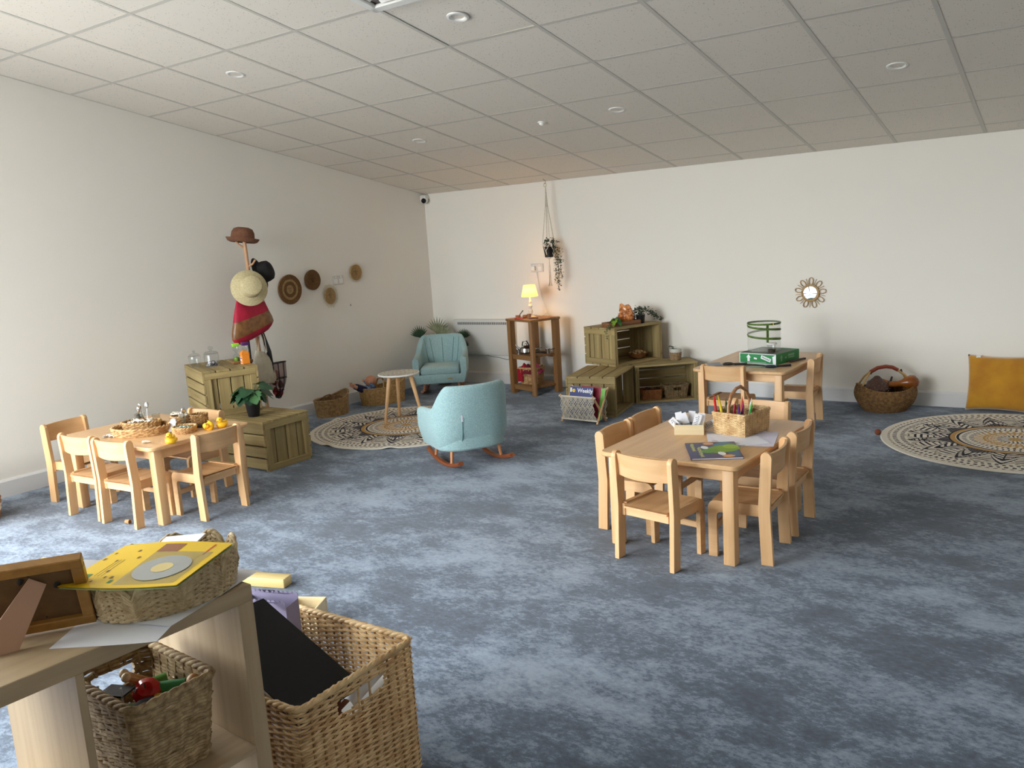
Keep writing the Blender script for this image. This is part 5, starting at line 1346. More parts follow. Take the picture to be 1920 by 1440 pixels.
t = thing('woven_planter', 'woven planter with white rim and small green sprig', 'plant', (-3.03, 6.985, .3405))
q = MB(); q.lathe([(.042, 0), (.05, .075), (.052, .076), (.052, .102), (.046, .103), (.044, .085), (.001, .084)], 28); q.build('pot', mat('white_ceramic', (206, 204, 196), .4), t)
q = MB()
for i in range(9): q.tube([((.0445 + .006 * i / 9) * math.cos(a), (.0445 + .006 * i / 9) * math.sin(a), .005 + .0078 * i) for a in np.linspace(0, 2 * PI, 40, endpoint=False)], .0042, 6, closed=True)
q.build('woven_cover', mat('cover_weave', (166, 138, 104), .8, (130, 104, 74), scale=70), t)
q = MB(); vine(q, [(0, 0, .09), (-.03, -.02, .12), (-.06, -.03, .10)], 40, .018, .01); q.build('foliage', TRAIL, t, smooth=0, kind='stuff')
def LRp(x, y, z=.0165):
    m_ = T3(-3.118, 6.878, 0) @ R3(0, 0, D(38)); p = m_ @ Vector((x, y, 0)); return (p.x, p.y, z)
t = thing('wicker_basket', 'small orange-brown wicker basket in the open floor crate', 'basket', LRp(-.12, -.05), D(38 - 6))
weave(t, (mat('orange_wicker', (176, 112, 62), .5, (140, 82, 40), scale=40), WILLOW_D), rrect(.18, .13, .02), .085, 26, 13, .0034, .003, prof=lambda h: .93 + .07 * h, rim=2, rim_r=.0045)
for k, (x, y) in enumerate([(-.05, 0), (-.01, .01), (.03, -.01), (.06, .02), (.0, -.03), (-.03, .04)]):
    b_ = thing('pine_cone', 'dark pine cones filling the orange-brown wicker basket', 'pine cone', Vector(LRp(-.12 + x, -.05 + y, .092)), k, 'pine cones in the wicker basket')
    q = MB(); q.lathe([(.006, -.02), (.018, -.008), (.016, .008), (.006, .024), (.001, .026)], 12); q.build('cone_core', mat('cone_brown', (62, 44, 32), .8), b_)
    q = MB()
    for j in range(20):
        a = j * 2.4; z = -.014 + .0018 * j; r = .019 - .0005 * abs(j - 6); q.ball((r * math.cos(a), r * math.sin(a), z), (.006, .006, .003), 6)
    q.build('scales', mat('cone_scale', (96, 70, 48), .8), b_, kind='stuff')
t = thing('wicker_basket', 'grey-brown flared basket with handle hole in open floor crate', 'basket', LRp(.10, -.04), D(38 + 4))
weave(t, (mat('grey_wicker', (152, 132, 98), .6, (118, 98, 66), scale=40), WILLOW_D), rrect(.22, .15, .02), .115, 28, 15, .0038, .0034, prof=lambda h: .82 + .18 * h, rim=2, rim_r=.0045, gaps=[(.70, .80, .62, .85)])
t = thing('white_cloth', 'white cloth glimpsed inside crate behind magazine rack', 'cloth', (-3.33, 6.16, .0168), .3)
q = MB(); q.grid([[(.05 * math.cos(2 * PI * i / 14) * (1 - .5 * j / 6), .07 * math.sin(2 * PI * i / 14) * (1 - .5 * j / 6), .03 * j + .008 * math.sin(3 * i)) for j in range(7)] for i in range(14)], closed_u=True); q.build('folded_cloth', PAPER, t, smooth=60)
q = MB(); q.ball((0, 0, .17), (.03, .04, .03), 12); q.build('knot', PAPER, t)

# ================================================================== macrame magazine rack
rk = thing('magazine_rack', 'white macrame magazine rack with crossed wooden legs', 'magazine rack', (-3.335, 5.812, 0), D(-4.6))
for sx in (-1, 1):
    x = sx * .172
    q = MB(); q.tube([(x, -.078, .006), (x, .105, .275)], .0085, 8); q.build('leg', BEECH['z'], rk)
    q = MB(); q.tube([(x - sx * .014, .078, .006), (x - sx * .014, -.098, .232)], .0085, 8); q.build('leg', BEECH['z'], rk)
RD = mat('painted_rod', (224, 216, 200), .5)
for (y, z) in ((-.092, .222), (.098, .262), (-.07, .030), (.07, .030)):
    q = MB(); q.tube([(-.176, y, z), (.176, y, z)], .007, 10); q.build('rod', RD, rk)
def macrame(y0, z0, y1, z1, name):
    q = MB(); n = 34
    for k in range(n):
        x0 = -.15 + .30 * k / (n - 1)
        for ph in (0, 1):
            pts = []
            for j in range(19):
                f = j / 18; d = .026 * (abs(((f * 2.5 + k * .2 * (1 if ph else -1)) % 1) - .5) * 2 - .5)
                bul = .012 * math.sin(PI * f)
                pts.append((x0 + (d if ph else -d), y0 + (y1 - y0) * f - bul * (1 if y0 < 0 else -1) + .002 * (1 if ph else -1), z0 + (z1 - z0) * f))
            q.tube(pts, .0031, 4)
    q.build(name, ROPE, rk, kind='stuff')
macrame(-.092, .218, -.07, .034, 'macrame_panel'); macrame(.098, .258, .07, .034, 'macrame_panel')
q = MB(); q.grid([[(-.15 + .30 * i / 4, -.066 + .132 * j / 6, .034 - .012 * math.sin(PI * j / 6)) for j in range(7)] for i in range(5)]); q.build('sling_base', ROPE, rk)
BLUE = mat('magazine_blue', (24, 44, 120), .35)
mg = thing('magazine', 'blue folded magazine titled Weekly in the macrame rack', 'magazine', (-3.355, 5.80, .03), D(-4.6))
MGm = T3(0, -.03, 0) @ R3(D(76), 0, 0)
q = MB(); q.b2((-.115, .0, -.004), (.105, .262, .004), MGm, bev=.001); q.build('cover', BLUE, mg)
q = MB(); q.b2((-.113, .002, -.003), (.106, .260, .003), MGm); q.build('pages', PAPER, mg)
q = MB(); q.text('Weekly', .047, MGm @ T3(.032, .230, .0042), .0003, bold=.0012); q.build('title_lettering', mat('print_white', (236, 238, 244), .5), mg)
q = MB(); q.lathe([(.014, 0), (.014, .0006)], 24, MGm @ T3(-.076, .228, .004)); lg = q.build('roundel', mat('roundel_yellow', (238, 214, 40), .5), mg)
q = MB(); q.lathe([(.005, 0), (.005, .0008)], 16, MGm @ T3(-.076, .228, .004)); q.build('roundel_dot', mat('roundel_red', (200, 40, 40), .5), lg)
q = MB(); q.b2((-.113, .215, .004), (-.095, .25, .0046), MGm); q.build('white_panel', mat('print_white', (236, 238, 244), .5), mg)
q = MB(); q.lathe([(.003, 0), (.003, .0005)], 10, MGm @ T3(.098, .216, .004)); q.build('star_dot', mat('print_white', (236, 238, 244), .5), mg)
for k, (lab, c_, h, dx) in enumerate([('bright green magazine behind the blue one', (110, 180, 60), .255, .075), ('red children magazine at back of macrame rack', (150, 40, 60), .255, .02)]):
    t = thing('magazine', lab, 'magazine', (-3.32 + dx, 5.82 + .025 * k, .03), D(-4.6)); MM = T3(0, 0, 0) @ R3(D(82), 0, 0) @ R3(0, 0, -.12 * (1 - k))
    q = MB(); q.b2((.03 if k == 0 else -.09, 0, -.002), (.065 if k == 0 else .10, h, .002), MM); q.build('cover', mat('mag_cover_%d' % k, c_, .4), t); q = MB(); q.b2((.032 if k == 0 else -.088, .002, -.0015), (.0662 if k == 0 else .1012, h - .002, .0015), MM); q.build('pages', PAPER, t)

# ================================================================== back table: butterfly habitat, green box, magnifiers
TZ = .4703
gbx = thing('green_box', 'green cardboard box marked FRAGILE on the back table', 'box', (-1.963, 6.278, TZ), D(-13))
GRN = mat('box_green', (14, 128, 62), .5); GRD = mat('box_inside', (120, 128, 116), .7); WPR = mat('print_white', (236, 238, 244), .5)
q = MB(); q.b2((-.15, -.165, 0), (.15, .165, .006)); q.build('box_base', GRD, gbx)
for nm, a, b in (('box_side', (-.152, -.168, .0), (.152, -.162, .078)), ('box_side', (-.152, .162, 0), (.152, .168, .078)), ('box_side', (-.154, -.162, 0), (-.148, .162, .078)), ('box_side', (.148, -.162, 0), (.154, .162, .078))):
    q = MB(); q.b2(a, b); q.build(nm, GRN, gbx)
q = MB(); q.b2((-.148, -.162, .070), (.148, .162, .074)); q.build('box_lid', GRD, gbx, label='grey-green box top')
FR = T3(0, -.1682, .039) @ R3(PI / 2, 0, 0)       # front face, x right, y up
q = MB()
for (a, b) in (((-.152, -.039), (.152, -.034)), ((-.152, .034), (.152, .039)), ((-.152, -.034), (-.147, .034))): q.b2((*a, 0), (*b, .0006), FR)
q.prism([(.128, -.034), (.152, -.034), (.152, .034), (.122, .02)], 0, .0007, FR)
q.prism([(-.075, .030), (-.055, .006), (-.065, .006), (-.065, -.022), (-.085, -.022), (-.085, .006), (-.095, .006)], 0, .0006, FR)
q.b2((-.03, -.008, 0), (-.005, .004, .0006), FR @ R3(0, 0, -.2)); q.b2((-.04, -.013, 0), (.043, .013, .0006), FR @ T3(.068, .004, 0) @ R3(0, 0, -.32)); q.b2((-.09, -.028, 0), (.07, -.026, .0006), FR)
q.build('printed_marks', WPR, gbx)
q = MB(); q.text('FRAGILE', .018, FR @ T3(.068, .004, .0006) @ R3(0, 0, -.32), .0002, bold=.0004); q.build('fragile_lettering', mat('print_darkgreen', (20, 60, 40), .5), gbx)
RT = T3(.1542, 0, .039) @ R3(0, 0, PI / 2) @ R3(PI / 2, 0, 0)
q = MB(); q.prism([(-.095, .028), (-.075, .004), (-.085, .004), (-.085, -.02), (-.105, -.02), (-.105, .004), (-.115, .004)], 0, .0006, RT); q.b2((-.045, -.006, 0), (-.02, .006, .0006), RT); q.b2((.0, .006, 0), (.09, .02, .0006), RT); q.b2((.005, -.012, 0), (.09, .001, .0006), RT)
q.build('printed_marks', mat('print_palegreen', (110, 170, 130), .5), gbx)
hb = thing('butterfly_habitat', 'clear mesh butterfly habitat with green spiral band, on box', 'habitat', (-2.025, 6.35, TZ + .0745))
R_, H_ = .122, .212
hm, nt, b = newmat('habitat_net'); nt.nodes.remove(b)
tn = N(nt, 'ShaderNodeBsdfTransparent'); dn = N(nt, 'ShaderNodeBsdfDiffuse'); dn.inputs[0].default_value = lin((216, 218, 210)); mx = N(nt, 'ShaderNodeMixShader'); mx.inputs[0].default_value = .24
nt.links.new(tn.outputs[0], mx.inputs[1]); nt.links.new(dn.outputs[0], mx.inputs[2]); nt.links.new(mx.outputs[0], nt.nodes['Material Output'].inputs[0])
q = MB(); q.lathe([(R_, 0), (R_, H_)], 48); q.f = [f for f in q.f if len(f) == 4]; q.col = [0] * len(q.f); q.build('net_wall', hm, hb)
q = MB(); q.lathe([(R_, 0), (R_, .001), (.001, .001)], 40); q.build('net_floor', hm, hb)
OL = mat('olive_band', (96, 124, 52), .6, (66, 92, 36), scale=60)
def band(pts, w, name, m_=OL):
    q = MB(); P = np.array(pts); G = []
    for x, y, z in P:
        n_ = np.array([x, y, 0]) / R_; G.append([tuple(np.array([x, y, z - w / 2]) + n_ * .001), tuple(np.array([x, y, z]) + n_ * .004), tuple(np.array([x, y, z + w / 2]) + n_ * .001)])
    q.grid(G); q.build(name, m_, hb)
band([(R_ * math.cos(a), R_ * math.sin(a), H_ - .006) for a in np.linspace(0, 2 * PI, 49)], .014, 'rim_band')
band([(R_ * math.cos(a), R_ * math.sin(a), H_ - .022 - .072 * (a - D(200)) / (2 * PI)) for a in np.linspace(D(200), D(200) + 4 * PI * .86, 90)], .016, 'spiral_band')
zx = D(-60); band([(R_ * math.cos(zx), R_ * math.sin(zx), z) for z in (.01,)] * 1 + [(R_ * math.cos(zx), R_ * math.sin(zx), H_)], .0, 'zip_track')
q = MB(); q.b2((-.009, -.002, .07), (.009, .002, H_ - .01), T3(R_ * math.cos(zx), R_ * math.sin(zx), 0) @ R3(0, 0, zx + PI / 2)); q.build('zip_band', OL, hb)
q = MB(); q.box((0, 0, 0), (.012, .006, .02), T3(R_ * math.cos(D(-40)), R_ * math.sin(D(-40)), H_ - .008)); q.build('yellow_toggle', mat('toggle_yellow', (206, 176, 50), .5), hb)
jr = thing('larvae_jar', 'small clear jar with white lid on the green box', 'jar', (-1.925, 6.215, TZ + .0745))
q = MB(); q.lathe([(.027, 0), (.033, .062)], 26); q.f = [f for f in q.f if len(f) == 4]; q.col = [0] * len(q.f); q.build('jar_body', GLASS, jr)
q = MB(); q.lathe([(.034, .062), (.036, .064), (.036, .072), (.001, .073)], 26); q.build('lid', WHITE, jr)
q = MB(); q.lathe([(.026, .001), (.028, .022), (.001, .024)], 22); q.build('brown_food', mat('larvae_food', (70, 56, 40), .8), jr)
for k, (x, y, a, lab) in enumerate([(-2.20, 6.04, D(6), 'black magnifying glass at left of the green box'), (-1.86, 5.985, D(28), 'navy magnifying glass at right front of green box')]):
    t = thing('magnifying_glass', lab, 'magnifier', (x, y, TZ), a); m_ = BLACK if k == 0 else mat('navy_plastic', (18, 22, 44), .35)
    q = MB(); q.tube([(.036 * math.cos(u), .036 * math.sin(u), .007) for u in np.linspace(0, 2 * PI, 28, endpoint=False)], .006, 8, closed=True); q.build('rim', m_, t)
    q = MB(); q.lathe([(.034, .004), (.034, .008)], 24); q.build('lens', GLASS, t)
    q = MB(); q.tube([(.04, 0, .007), (.09, 0, .008), (.14, 0, .010)], [.006, .008, .009], 8); q.build('handle', m_, t)
t = thing('wooden_tongs', 'dark wooden tongs at right rear of green box', 'tongs', (-1.765, 6.30, TZ), D(70))
for s_ in (-1, 1):
    q = MB(); q.tube([(-.10, s_ * .012, .008), (.0, s_ * .010, .010), (.09, s_ * .004, .008)], .006, 6); q.build('arm', mat('dark_brown_wood', (52, 30, 22), .5), t)
q = MB(); q.box((.09, 0, .008), (.02, .022, .012), bev=.002); q.build('joint', mat('dark_brown_wood', (52, 30, 22), .5), t)
t = thing('black_strap', 'black cord curled beneath the green box front edge', 'cord', (-1.98, 6.0, TZ))
q = MB(); q.tube([(-.17, .03, .004), (-.10, .05, .004), (-.03, .03, .005), (.05, .02, .004), (.10, -.02, .004)], .005, 6); q.build('cord', BLACK, t)
q = MB(); q.box((.10, -.02, .006), (.03, .02, .010), bev=.003); q.build('clasp', BLACK, t)
t = thing('leaflet', 'pale green printed leaflet under green box', 'leaflet', (-1.93, 6.02, TZ), D(-10)); q = MB(); q.b2((-.10, -.07, 0), (.12, .07, .0012)); q.build('sheet', mat('leaflet_green', (126, 150, 128), .6), t)
q = MB(); q.b2((-.09, -.06, .0012), (.0, .06, .0016)); q.build('printed_panel', mat('leaflet_light', (176, 186, 172), .6), t)
t = thing('booklet', 'white-cornered grey booklet at left end of back table', 'booklet', (-2.30, 6.02, TZ), D(30)); q = MB(); q.b2((-.05, -.07, 0), (.05, .07, .006), bev=.002); q.build('cover', mat('booklet_grey', (150, 150, 160), .5), t); q = MB(); q.b2((-.048, -.069, .0015), (.0515, .068, .0045)); q.build('pages', PAPER, t)

# ================================================================== front table
FZ = .4703
bx = thing('card_box', 'small pale wooden box of word cards on front table', 'box', (-1.645, 3.945, FZ), D(19))
PALEW = wood('pale_birch', (236, 220, 184), (222, 202, 160), 'x')
for (a, b) in (((-.073, -.08, 0), (.073, -.073, .052)), ((-.073, .073, 0), (.073, .08, .052)), ((-.073, -.0725, 0), (-.066, .0725, .052)), ((.066, -.0725, 0), (.073, .0725, .052))):
    q = MB(); q.b2(a, b, bev=.001); q.build('box_side', PALEW, bx)
q = MB(); q.b2((-.065, -.072, 0), (.065, .072, .005)); q.build('box_base', PALEW, bx)
INK = mat('card_ink', (70, 78, 100), .6)
for k, (x, y, a, tl_, w) in enumerate([(-.035, -.035, .75, -.25, 'cooper'), (.02, -.02, -.30, -.2, 'sophie'), (.05, -.005, -.12, -.25, ''), (.055, .035, -1.1, -.35, 'penelope'), (-.01, .02, .35, -.3, ''), (-.045, .03, .2, -.3, ''), (.0, .05, -.1, -.3, '')]):
    p = bx.matrix_basis @ Vector((x, y, .008))
    t = thing('name_card', ('white name card %s in the wooden card box' % ('leaning front left', 'upright at centre', 'at right side', 'jutting out right', 'blank behind the front cards', 'at rear left corner', 'at the rear')[k]), 'card', p, D(19), 'white cards in the card box')
    m_ = R3(0, 0, 0) @ R3(PI / 2 + tl_, 0, 0) @ R3(0, 0, a)
    q = MB(); q.b2((-.0175, 0, 0), (.0175, .088, .0008), m_); q.build('card', PAPER, t)
    if w:
        q = MB()
        for i in range(7): q.tube([(.006 * math.sin(i * 2.1 + k) - .006, .022 + .009 * i, .0011), (.003 * math.cos(i * 1.3), .025 + .009 * i, .0011), (.008, .021 + .009 * i + .004 * math.sin(i), .0011)], .0012, 4, m=m_, flat=(1, .3))
        q.build('lettering', INK, t)
    else: q = MB(); q.b2((-.0175, .0, .0008), (.0175, .03, .0011), m_); q.build('printed_panel', mat('card_slate', (150, 160, 176), .6), t)
cdy = thing('wicker_caddy', 'wicker pencil caddy with tall hoop handle on front table', 'basket', (-1.405, 4.03, FZ + .002), D(-13))
weave(cdy, (WILLOW, WILLOW), rrect(.185, .235, .012), .108, 36, 17, .0032, .0030, prof=lambda h: .95 + .05 * h, rim=2, rim_r=.0046, jit=.0003)
q = MB(); q.tube([(-.0, -.115, .085), (-.0, -.112, .15), (0, -.085, .20), (0, -.04, .226), (0, .0, .228), (0, .05, .20), (0, .08, .15), (0, .085, .085)], .0085, 10); q.build('handle', mat('wrapped_cane', (178, 128, 88), .5, (150, 100, 64), scale=80), cdy)
q = MB(); q.b2((-.085, .02, .02), (.085, .026, .10)); q.b2((.0, .026, .02), (.006, .11, .10)); q.build('divider', WILLOW_D, cdy)
PC = [('red', (196, 36, 30), (-.075, -.09), (-.092, -.10, .20)), ('yellow', (232, 206, 50), (-.03, -.095), (-.088, -.07, .19)), ('dark green', (34, 90, 46), (-.05, -.05), (-.075, -.02, .165)), ('crimson', (150, 24, 40), (-.01, -.06), (-.005, -.045, .16)), ('orange', (226, 96, 36), (.02, -.04), (.02, -.02, .185)), ('magenta', (170, 30, 100), (.035, -.06), (.045, -.05, .17)), ('purple', (90, 40, 110), (.04, -.085), (.035, -.075, .155)), ('light green', (90, 186, 60), (.06, -.04), (.075, -.02, .165)), ('mid green', (40, 140, 50), (.065, -.06), (.09, -.05, .15)), ('black', (26, 24, 30), (.03, -.095), (.06, -.085, .14)), ('white', (230, 226, 226), (.05, -.02), (.06, .0, .175))]
for nm, c_, b0, tp_ in PC:
    p = cdy.matrix_basis @ Vector((*b0, .014))
    t = thing('felt_pen', '%s pencil standing in the wicker caddy' % nm, 'pencil', p, D(-13), 'pencils in the wicker caddy')
    d_ = Vector((tp_[0] - b0[0], tp_[1] - b0[1], tp_[2] - .014)); q = MB(); q.tube([(0, 0, 0), tuple(d_ * .86)], .0065, 8); q.build('barrel', mat('pen_' + nm.replace(' ', '_'), c_, .4), t)
    q = MB(); q.tube([tuple(d_ * .86), tuple(d_)], [.0045, .001], 8); q.build('tip', mat('pen_' + nm.replace(' ', '_'), c_, .4), t)
for k, (x, y, a, w, h, dz, lab, c_) in enumerate([(-1.39, 3.93, D(24), .297, .21, 0, 'large white drawing paper under the wicker caddy', (228, 228, 240)), (-1.30, 3.90, D(12), .21, .297, .0022, 'white sheet with pink edge at table right side', (222, 218, 236)), (-1.36, 3.86, D(40), .21, .26, .0044, 'topmost white sheet beneath the wicker caddy corner', (234, 234, 242))]):
    t = thing('drawing_paper', lab, 'paper', (x, y, FZ + dz * .4), a, 'drawing papers on front table'); q = MB()
    q.grid([[(-w / 2 + w * i / 12, -h / 2 + h * j / 12, .0003 + (.012 if k else 0) * max(0, (i / 12 - .6)) ** 2 * (1 - j / 12)) for j in range(13)] for i in range(13)]); q.build('sheet', mat('paper_tint_%d' % k, c_, .8), t)
    q = MB(); q.b2((-w / 2 + .02, -h / 2 + .01, .0004), (w / 2 - .12, -h / 2 + .016, .0007)); q.build('crayon_line', mat('crayon_%d' % k, ((190, 130, 60), (200, 140, 160), (90, 80, 130))[k], .7), t)
# picture book
pk = thing('picture_book', 'blue picture book with green creature cover on front table', 'book', (-1.393, 3.608, FZ), D(28))
w, h = .232, .285
q = MB(); q.b2((-w / 2, -h / 2, .0), (w / 2, h / 2, .0015), bev=.0005); q.b2((-w / 2, -h / 2, .0075), (w / 2, h / 2, .009), bev=.0005); q.b2((-w / 2, -h / 2, .0015), (-w / 2 + .002, h / 2, .0075)); q.build('cover', mat('book_navy', (44, 46, 96), .35), pk)
q = MB(); q.b2((-w / 2 + .002, -h / 2 + .003, .0015), (w / 2 - .003, h / 2 - .003, .0075)); q.build('pages', PAPER, pk)
def blob(poly_c, rx, ry, rot, z, name, c_, n=26, wob=0.0):
    q = MB(); pts = [(poly_c[0] + rx * math.cos(a) * (1 + wob * math.sin(7 * a)) * math.cos(rot) - ry * math.sin(a) * math.sin(rot), poly_c[1] + rx * math.cos(a) * (1 + wob * math.sin(7 * a)) * math.sin(rot) + ry * math.sin(a) * math.cos(rot)) for a in np.linspace(0, 2 * PI, n, endpoint=False)]
    q.prism(pts, .009, .009 + z, None); q.build(name, mat('book_' + name + '_%d' % int(sum(c_)), c_, .4), pk)
blob((.06, .08), .050, .055, 0, .0003, 'printed_teal', (34, 120, 150), wob=.1); blob((.085, -.06), .028, .07, 0, .0003, 'printed_sea', (30, 96, 136))
blob((.045, .01), .085, .062, .5, .0005, 'printed_body', (110, 160, 46), wob=.06); blob((.085, .05), .035, .04, .4, .0006, 'printed_belly', (140, 184, 60)); blob((-.02, -.02), .04, .035, .3, .0006, 'printed_head', (96, 148, 44))
blob((-.035, .045), .016, .028, .2, .0008, 'printed_eye', (236, 236, 236)); blob((.03, -.07), .016, .028, .2, .0008, 'printed_eye', (236, 236, 236))
blob((-.01, .115), .024, .022, 0, .0007, 'printed_flower', (226, 160, 110), wob=.12); blob((.055, -.115), .028, .022, 0, .0007, 'printed_flower', (230, 160, 90), wob=.12)
q = MB(); YT = .0094
for (x, ys_, amp_) in ((-.088, (.115, -.02), .008), (-.062, (.05, -.125), .009)):
    pts = [(x + amp_ * math.sin(i * 1.9) , ys_[0] + (ys_[1] - ys_[0]) * i / 26 + .004 * math.cos(i * 2.7), YT) for i in range(27)]
    q.tube(pts, .0036, 5, flat=(1, .12))
q.build('title_lettering', mat('title_cream', (206, 206, 130), .5), pk)

# ================================================================== left table: baskets, shells, ducks
LZ = .4703
def lt(name, label, cat, x, y, rz=0, dz=0, group=None): return thing(name, label, cat, (x, y, LZ + dz), rz, group)
ty = lt('woven_tray', 'large oval woven tray in the middle of left table', 'basket', -4.745, 2.83, D(33))
weave(ty, (HYAC, HYAC), ellipse(.172, .125), .045, 30, 5, .0065, .004, prof=lambda h: .95 + .05 * h, rim=2, rim_r=.006)
t = lt('woven_bowl', 'smaller woven basket stacked inside the oval tray', 'basket', -4.775, 2.855, D(33), .012)
weave(t, (PALMB, HYAC), ellipse(.115, .075), .055, 26, 6, .006, .004, prof=lambda h: .9 + .1 * h, rim=2, rim_r=.006)
t = lt('woven_bowl', 'round woven pot of white shells behind oval tray', 'basket', -4.70, 3.07, 0)
weave(t, (HYAC, HYAC), ellipse(.052, .052), .062, 18, 7, .005, .0035, rim=2, rim_r=.005)
t = lt('woven_bowl', 'round brown woven pot beside the far chair', 'basket', -4.63, 3.16, 0)
weave(t, (PALMB, PALMB), ellipse(.05, .05), .058, 18, 7, .005, .0035, rim=2, rim_r=.005)
t = lt('woven_bowl', 'shallow round basket of green glass gems on left table', 'basket', -4.49, 2.955, 0)
weave(t, (HYAC, HYAC), ellipse(.068, .068), .034, 22, 5, .005, .0035, prof=lambda h: .93 + .07 * h, rim=2, rim_r=.005)
GEM = [mat('gem_sage', (120, 140, 122), .15), mat('gem_clear', (196, 206, 196), .12), mat('gem_dark', (60, 84, 70), .15)]
for k in range(14):
    a = k * 2.4; r = .05 * math.sqrt((k + .5) / 14); g = thing('glass_gem', 'little green glass gems in the shallow round basket', 'gem', (-4.49 + r * math.cos(a), 2.955 + r * math.sin(a), LZ + .03), 0, 'glass gems in the shallow basket')
    q = MB(); q.ball((0, 0, 0), (.012, .012, .007), 10); q.build('gem', GEM[k % 3], g)
SHELL = mat('shell_white', (232, 226, 214), .4, (206, 196, 180), scale=60)
def shell(label, x, y, z, s, rz, group):
    t = thing('sea_shell', label, 'shell', (x, y, z), rz, group); G = []
    for i in range(13):
        a = -1.25 + 2.5 * i / 12; G.append([(s * f * math.cos(a) * .95, s * f * math.sin(a), s * .38 * math.sin(PI * min(f * .8 + .1, 1)) + .08 * s * (i % 2)) for f in (.05, .35, .65, 1.0)])
    q = MB(); q.grid(G); q.build('valve', SHELL, t, smooth=30); q = MB(); q.ball((0, 0, .004), (.22 * s, .16 * s, .14 * s), 8); q.build('hinge', SHELL, t)
for k in range(6): shell('white sea shells scattered at the left of oval tray', -4.90 + .035 * (k % 3) + .01 * k, 2.69 + .03 * (k // 3), LZ + .001, .032, k * 1.3, 'shells at left of oval tray')
for k in range(7): shell('white shells heaped in the smaller woven basket', -4.83 + .02 * k, 2.82 + .012 * k, LZ + .062 + .008 * (k % 2), .036, k * 1.7, 'shells in the smaller woven basket')
for k in range(7): shell('white shells heaped in the round woven pot', -4.70 + .028 * math.cos(k * 2.4), 3.07 + .028 * math.sin(k * 2.4), LZ + .062 + .008 * (k % 3), .036, k * 1.1, 'shells in the round woven pot')
shell('single pale shell lying near the tray front edge', -4.475, 2.665, LZ + .001, .026, .5, None) if False else None
t = thing('sea_shell', 'single long pale shell by the front table edge of left table', 'shell', (-4.475, 2.665, LZ), D(35)); q = MB(); q.lathe([(.001, 0), (.010, .012), (.006, .04), (.001, .055)], 12, T3(0, 0, .009) @ R3(0, PI / 2, 0)); q.build('whorl', SHELL, t); q = MB(); q.ball((.006, 0, .009), (.009, .008, .008), 8); q.build('lip', SHELL, t)
def tumbler(label, x, y, z):
    t = thing('clear_tumbler', label, 'glass', (x, y, z), 0, 'clear tumblers on left table'); q = MB(); q.lathe([(.020, 0), (.025, .085), (.0235, .085), (.019, .004), (.001, .004)], 22); q.build('tumbler_wall', GLASS, t)
    q = MB(); q.lathe([(.0255, .083), (.026, .0855), (.0235, .087)], 22); q.f = [f for f in q.f if len(f) == 4]; q.col = [0] * len(q.f); q.build('lip', GLASS, t)
tumbler('clear tumbler standing at back left of oval tray', -4.90, 2.93, LZ + .012); tumbler('clear tumbler behind the oval tray centre', -4.82, 2.985, LZ); tumbler('clear tumbler in the middle of oval tray', -4.845, 2.885, LZ + .02); tumbler('clear tumbler by the gem basket', -4.575, 3.02, LZ)
def spoon(label, x, y, z, tilt, rz, L=.12):
    t = thing('metal_spoon', label, 'spoon', (x, y, z), rz, 'metal spoons on left table'); m_ = R3(tilt, 0, 0)
    q = MB(); q.tube([(0, 0, 0), (0, 0, L * .7)], .0025, 6, m=m_); q.build('handle', STEEL, t); q = MB(); q.ball((0, 0, L * .84), (.013, .004, .02), 12, m_); q.build('bowl', STEEL, t)
spoon('steel spoon upright in back left tumbler', -4.90, 2.93, LZ + .02, .12, .3); spoon('steel spoon leaning in middle of tray, left', -4.80, 2.90, LZ + .035, .25, .2, .15); spoon('steel spoon leaning in middle of tray, right', -4.78, 2.90, LZ + .035, -.2, .7, .15)
spoon('steel spoon upright in tumbler by gem basket', -4.578, 3.02, LZ + .008, .1, 1.2, .13); spoon('steel spoon lying flat at table left end', -5.02, 2.80, LZ + .005, PI / 2 - .02, D(60), .13); spoon('steel spoon lying flat beside loose shells', -4.96, 2.74, LZ + .005, PI / 2 - .02, D(50), .13)
t = lt('white_napkin', 'white napkin draped over oval tray right rim', 'napkin', -4.595, 2.945, D(33)); q = MB(); q.grid([[(-.022 + .044 * i / 8, -.03 + .05 * j / 8, .058 - .055 * (1 - j / 8) ** 1.6 + .003 * math.sin(i * 2)) for j in range(9)] for i in range(9)]); q.build('fold', PAPER, t, smooth=60); q = MB(); q.ball((0, .03, .062), (.02, .016, .012), 10); q.build('knot', PAPER, t)
t = lt('dark_box', 'flat dark brown box on left table near ducks', 'box', -4.525, 3.085, D(30)); q = MB(); q.b2((-.045, -.028, 0), (.045, .028, .016), bev=.002); q.build('box_body', mat('dark_box_wood', (62, 42, 30), .5), t); q = MB(); q.b2((-.04, -.023, .016), (.04, .023, .0175)); q.build('lid_panel', mat('dark_box_lid', (82, 54, 38), .5), t)
DUCK = mat('duck_yellow', (250, 196, 40), .35); BEAK = mat('duck_beak', (236, 120, 30), .4)
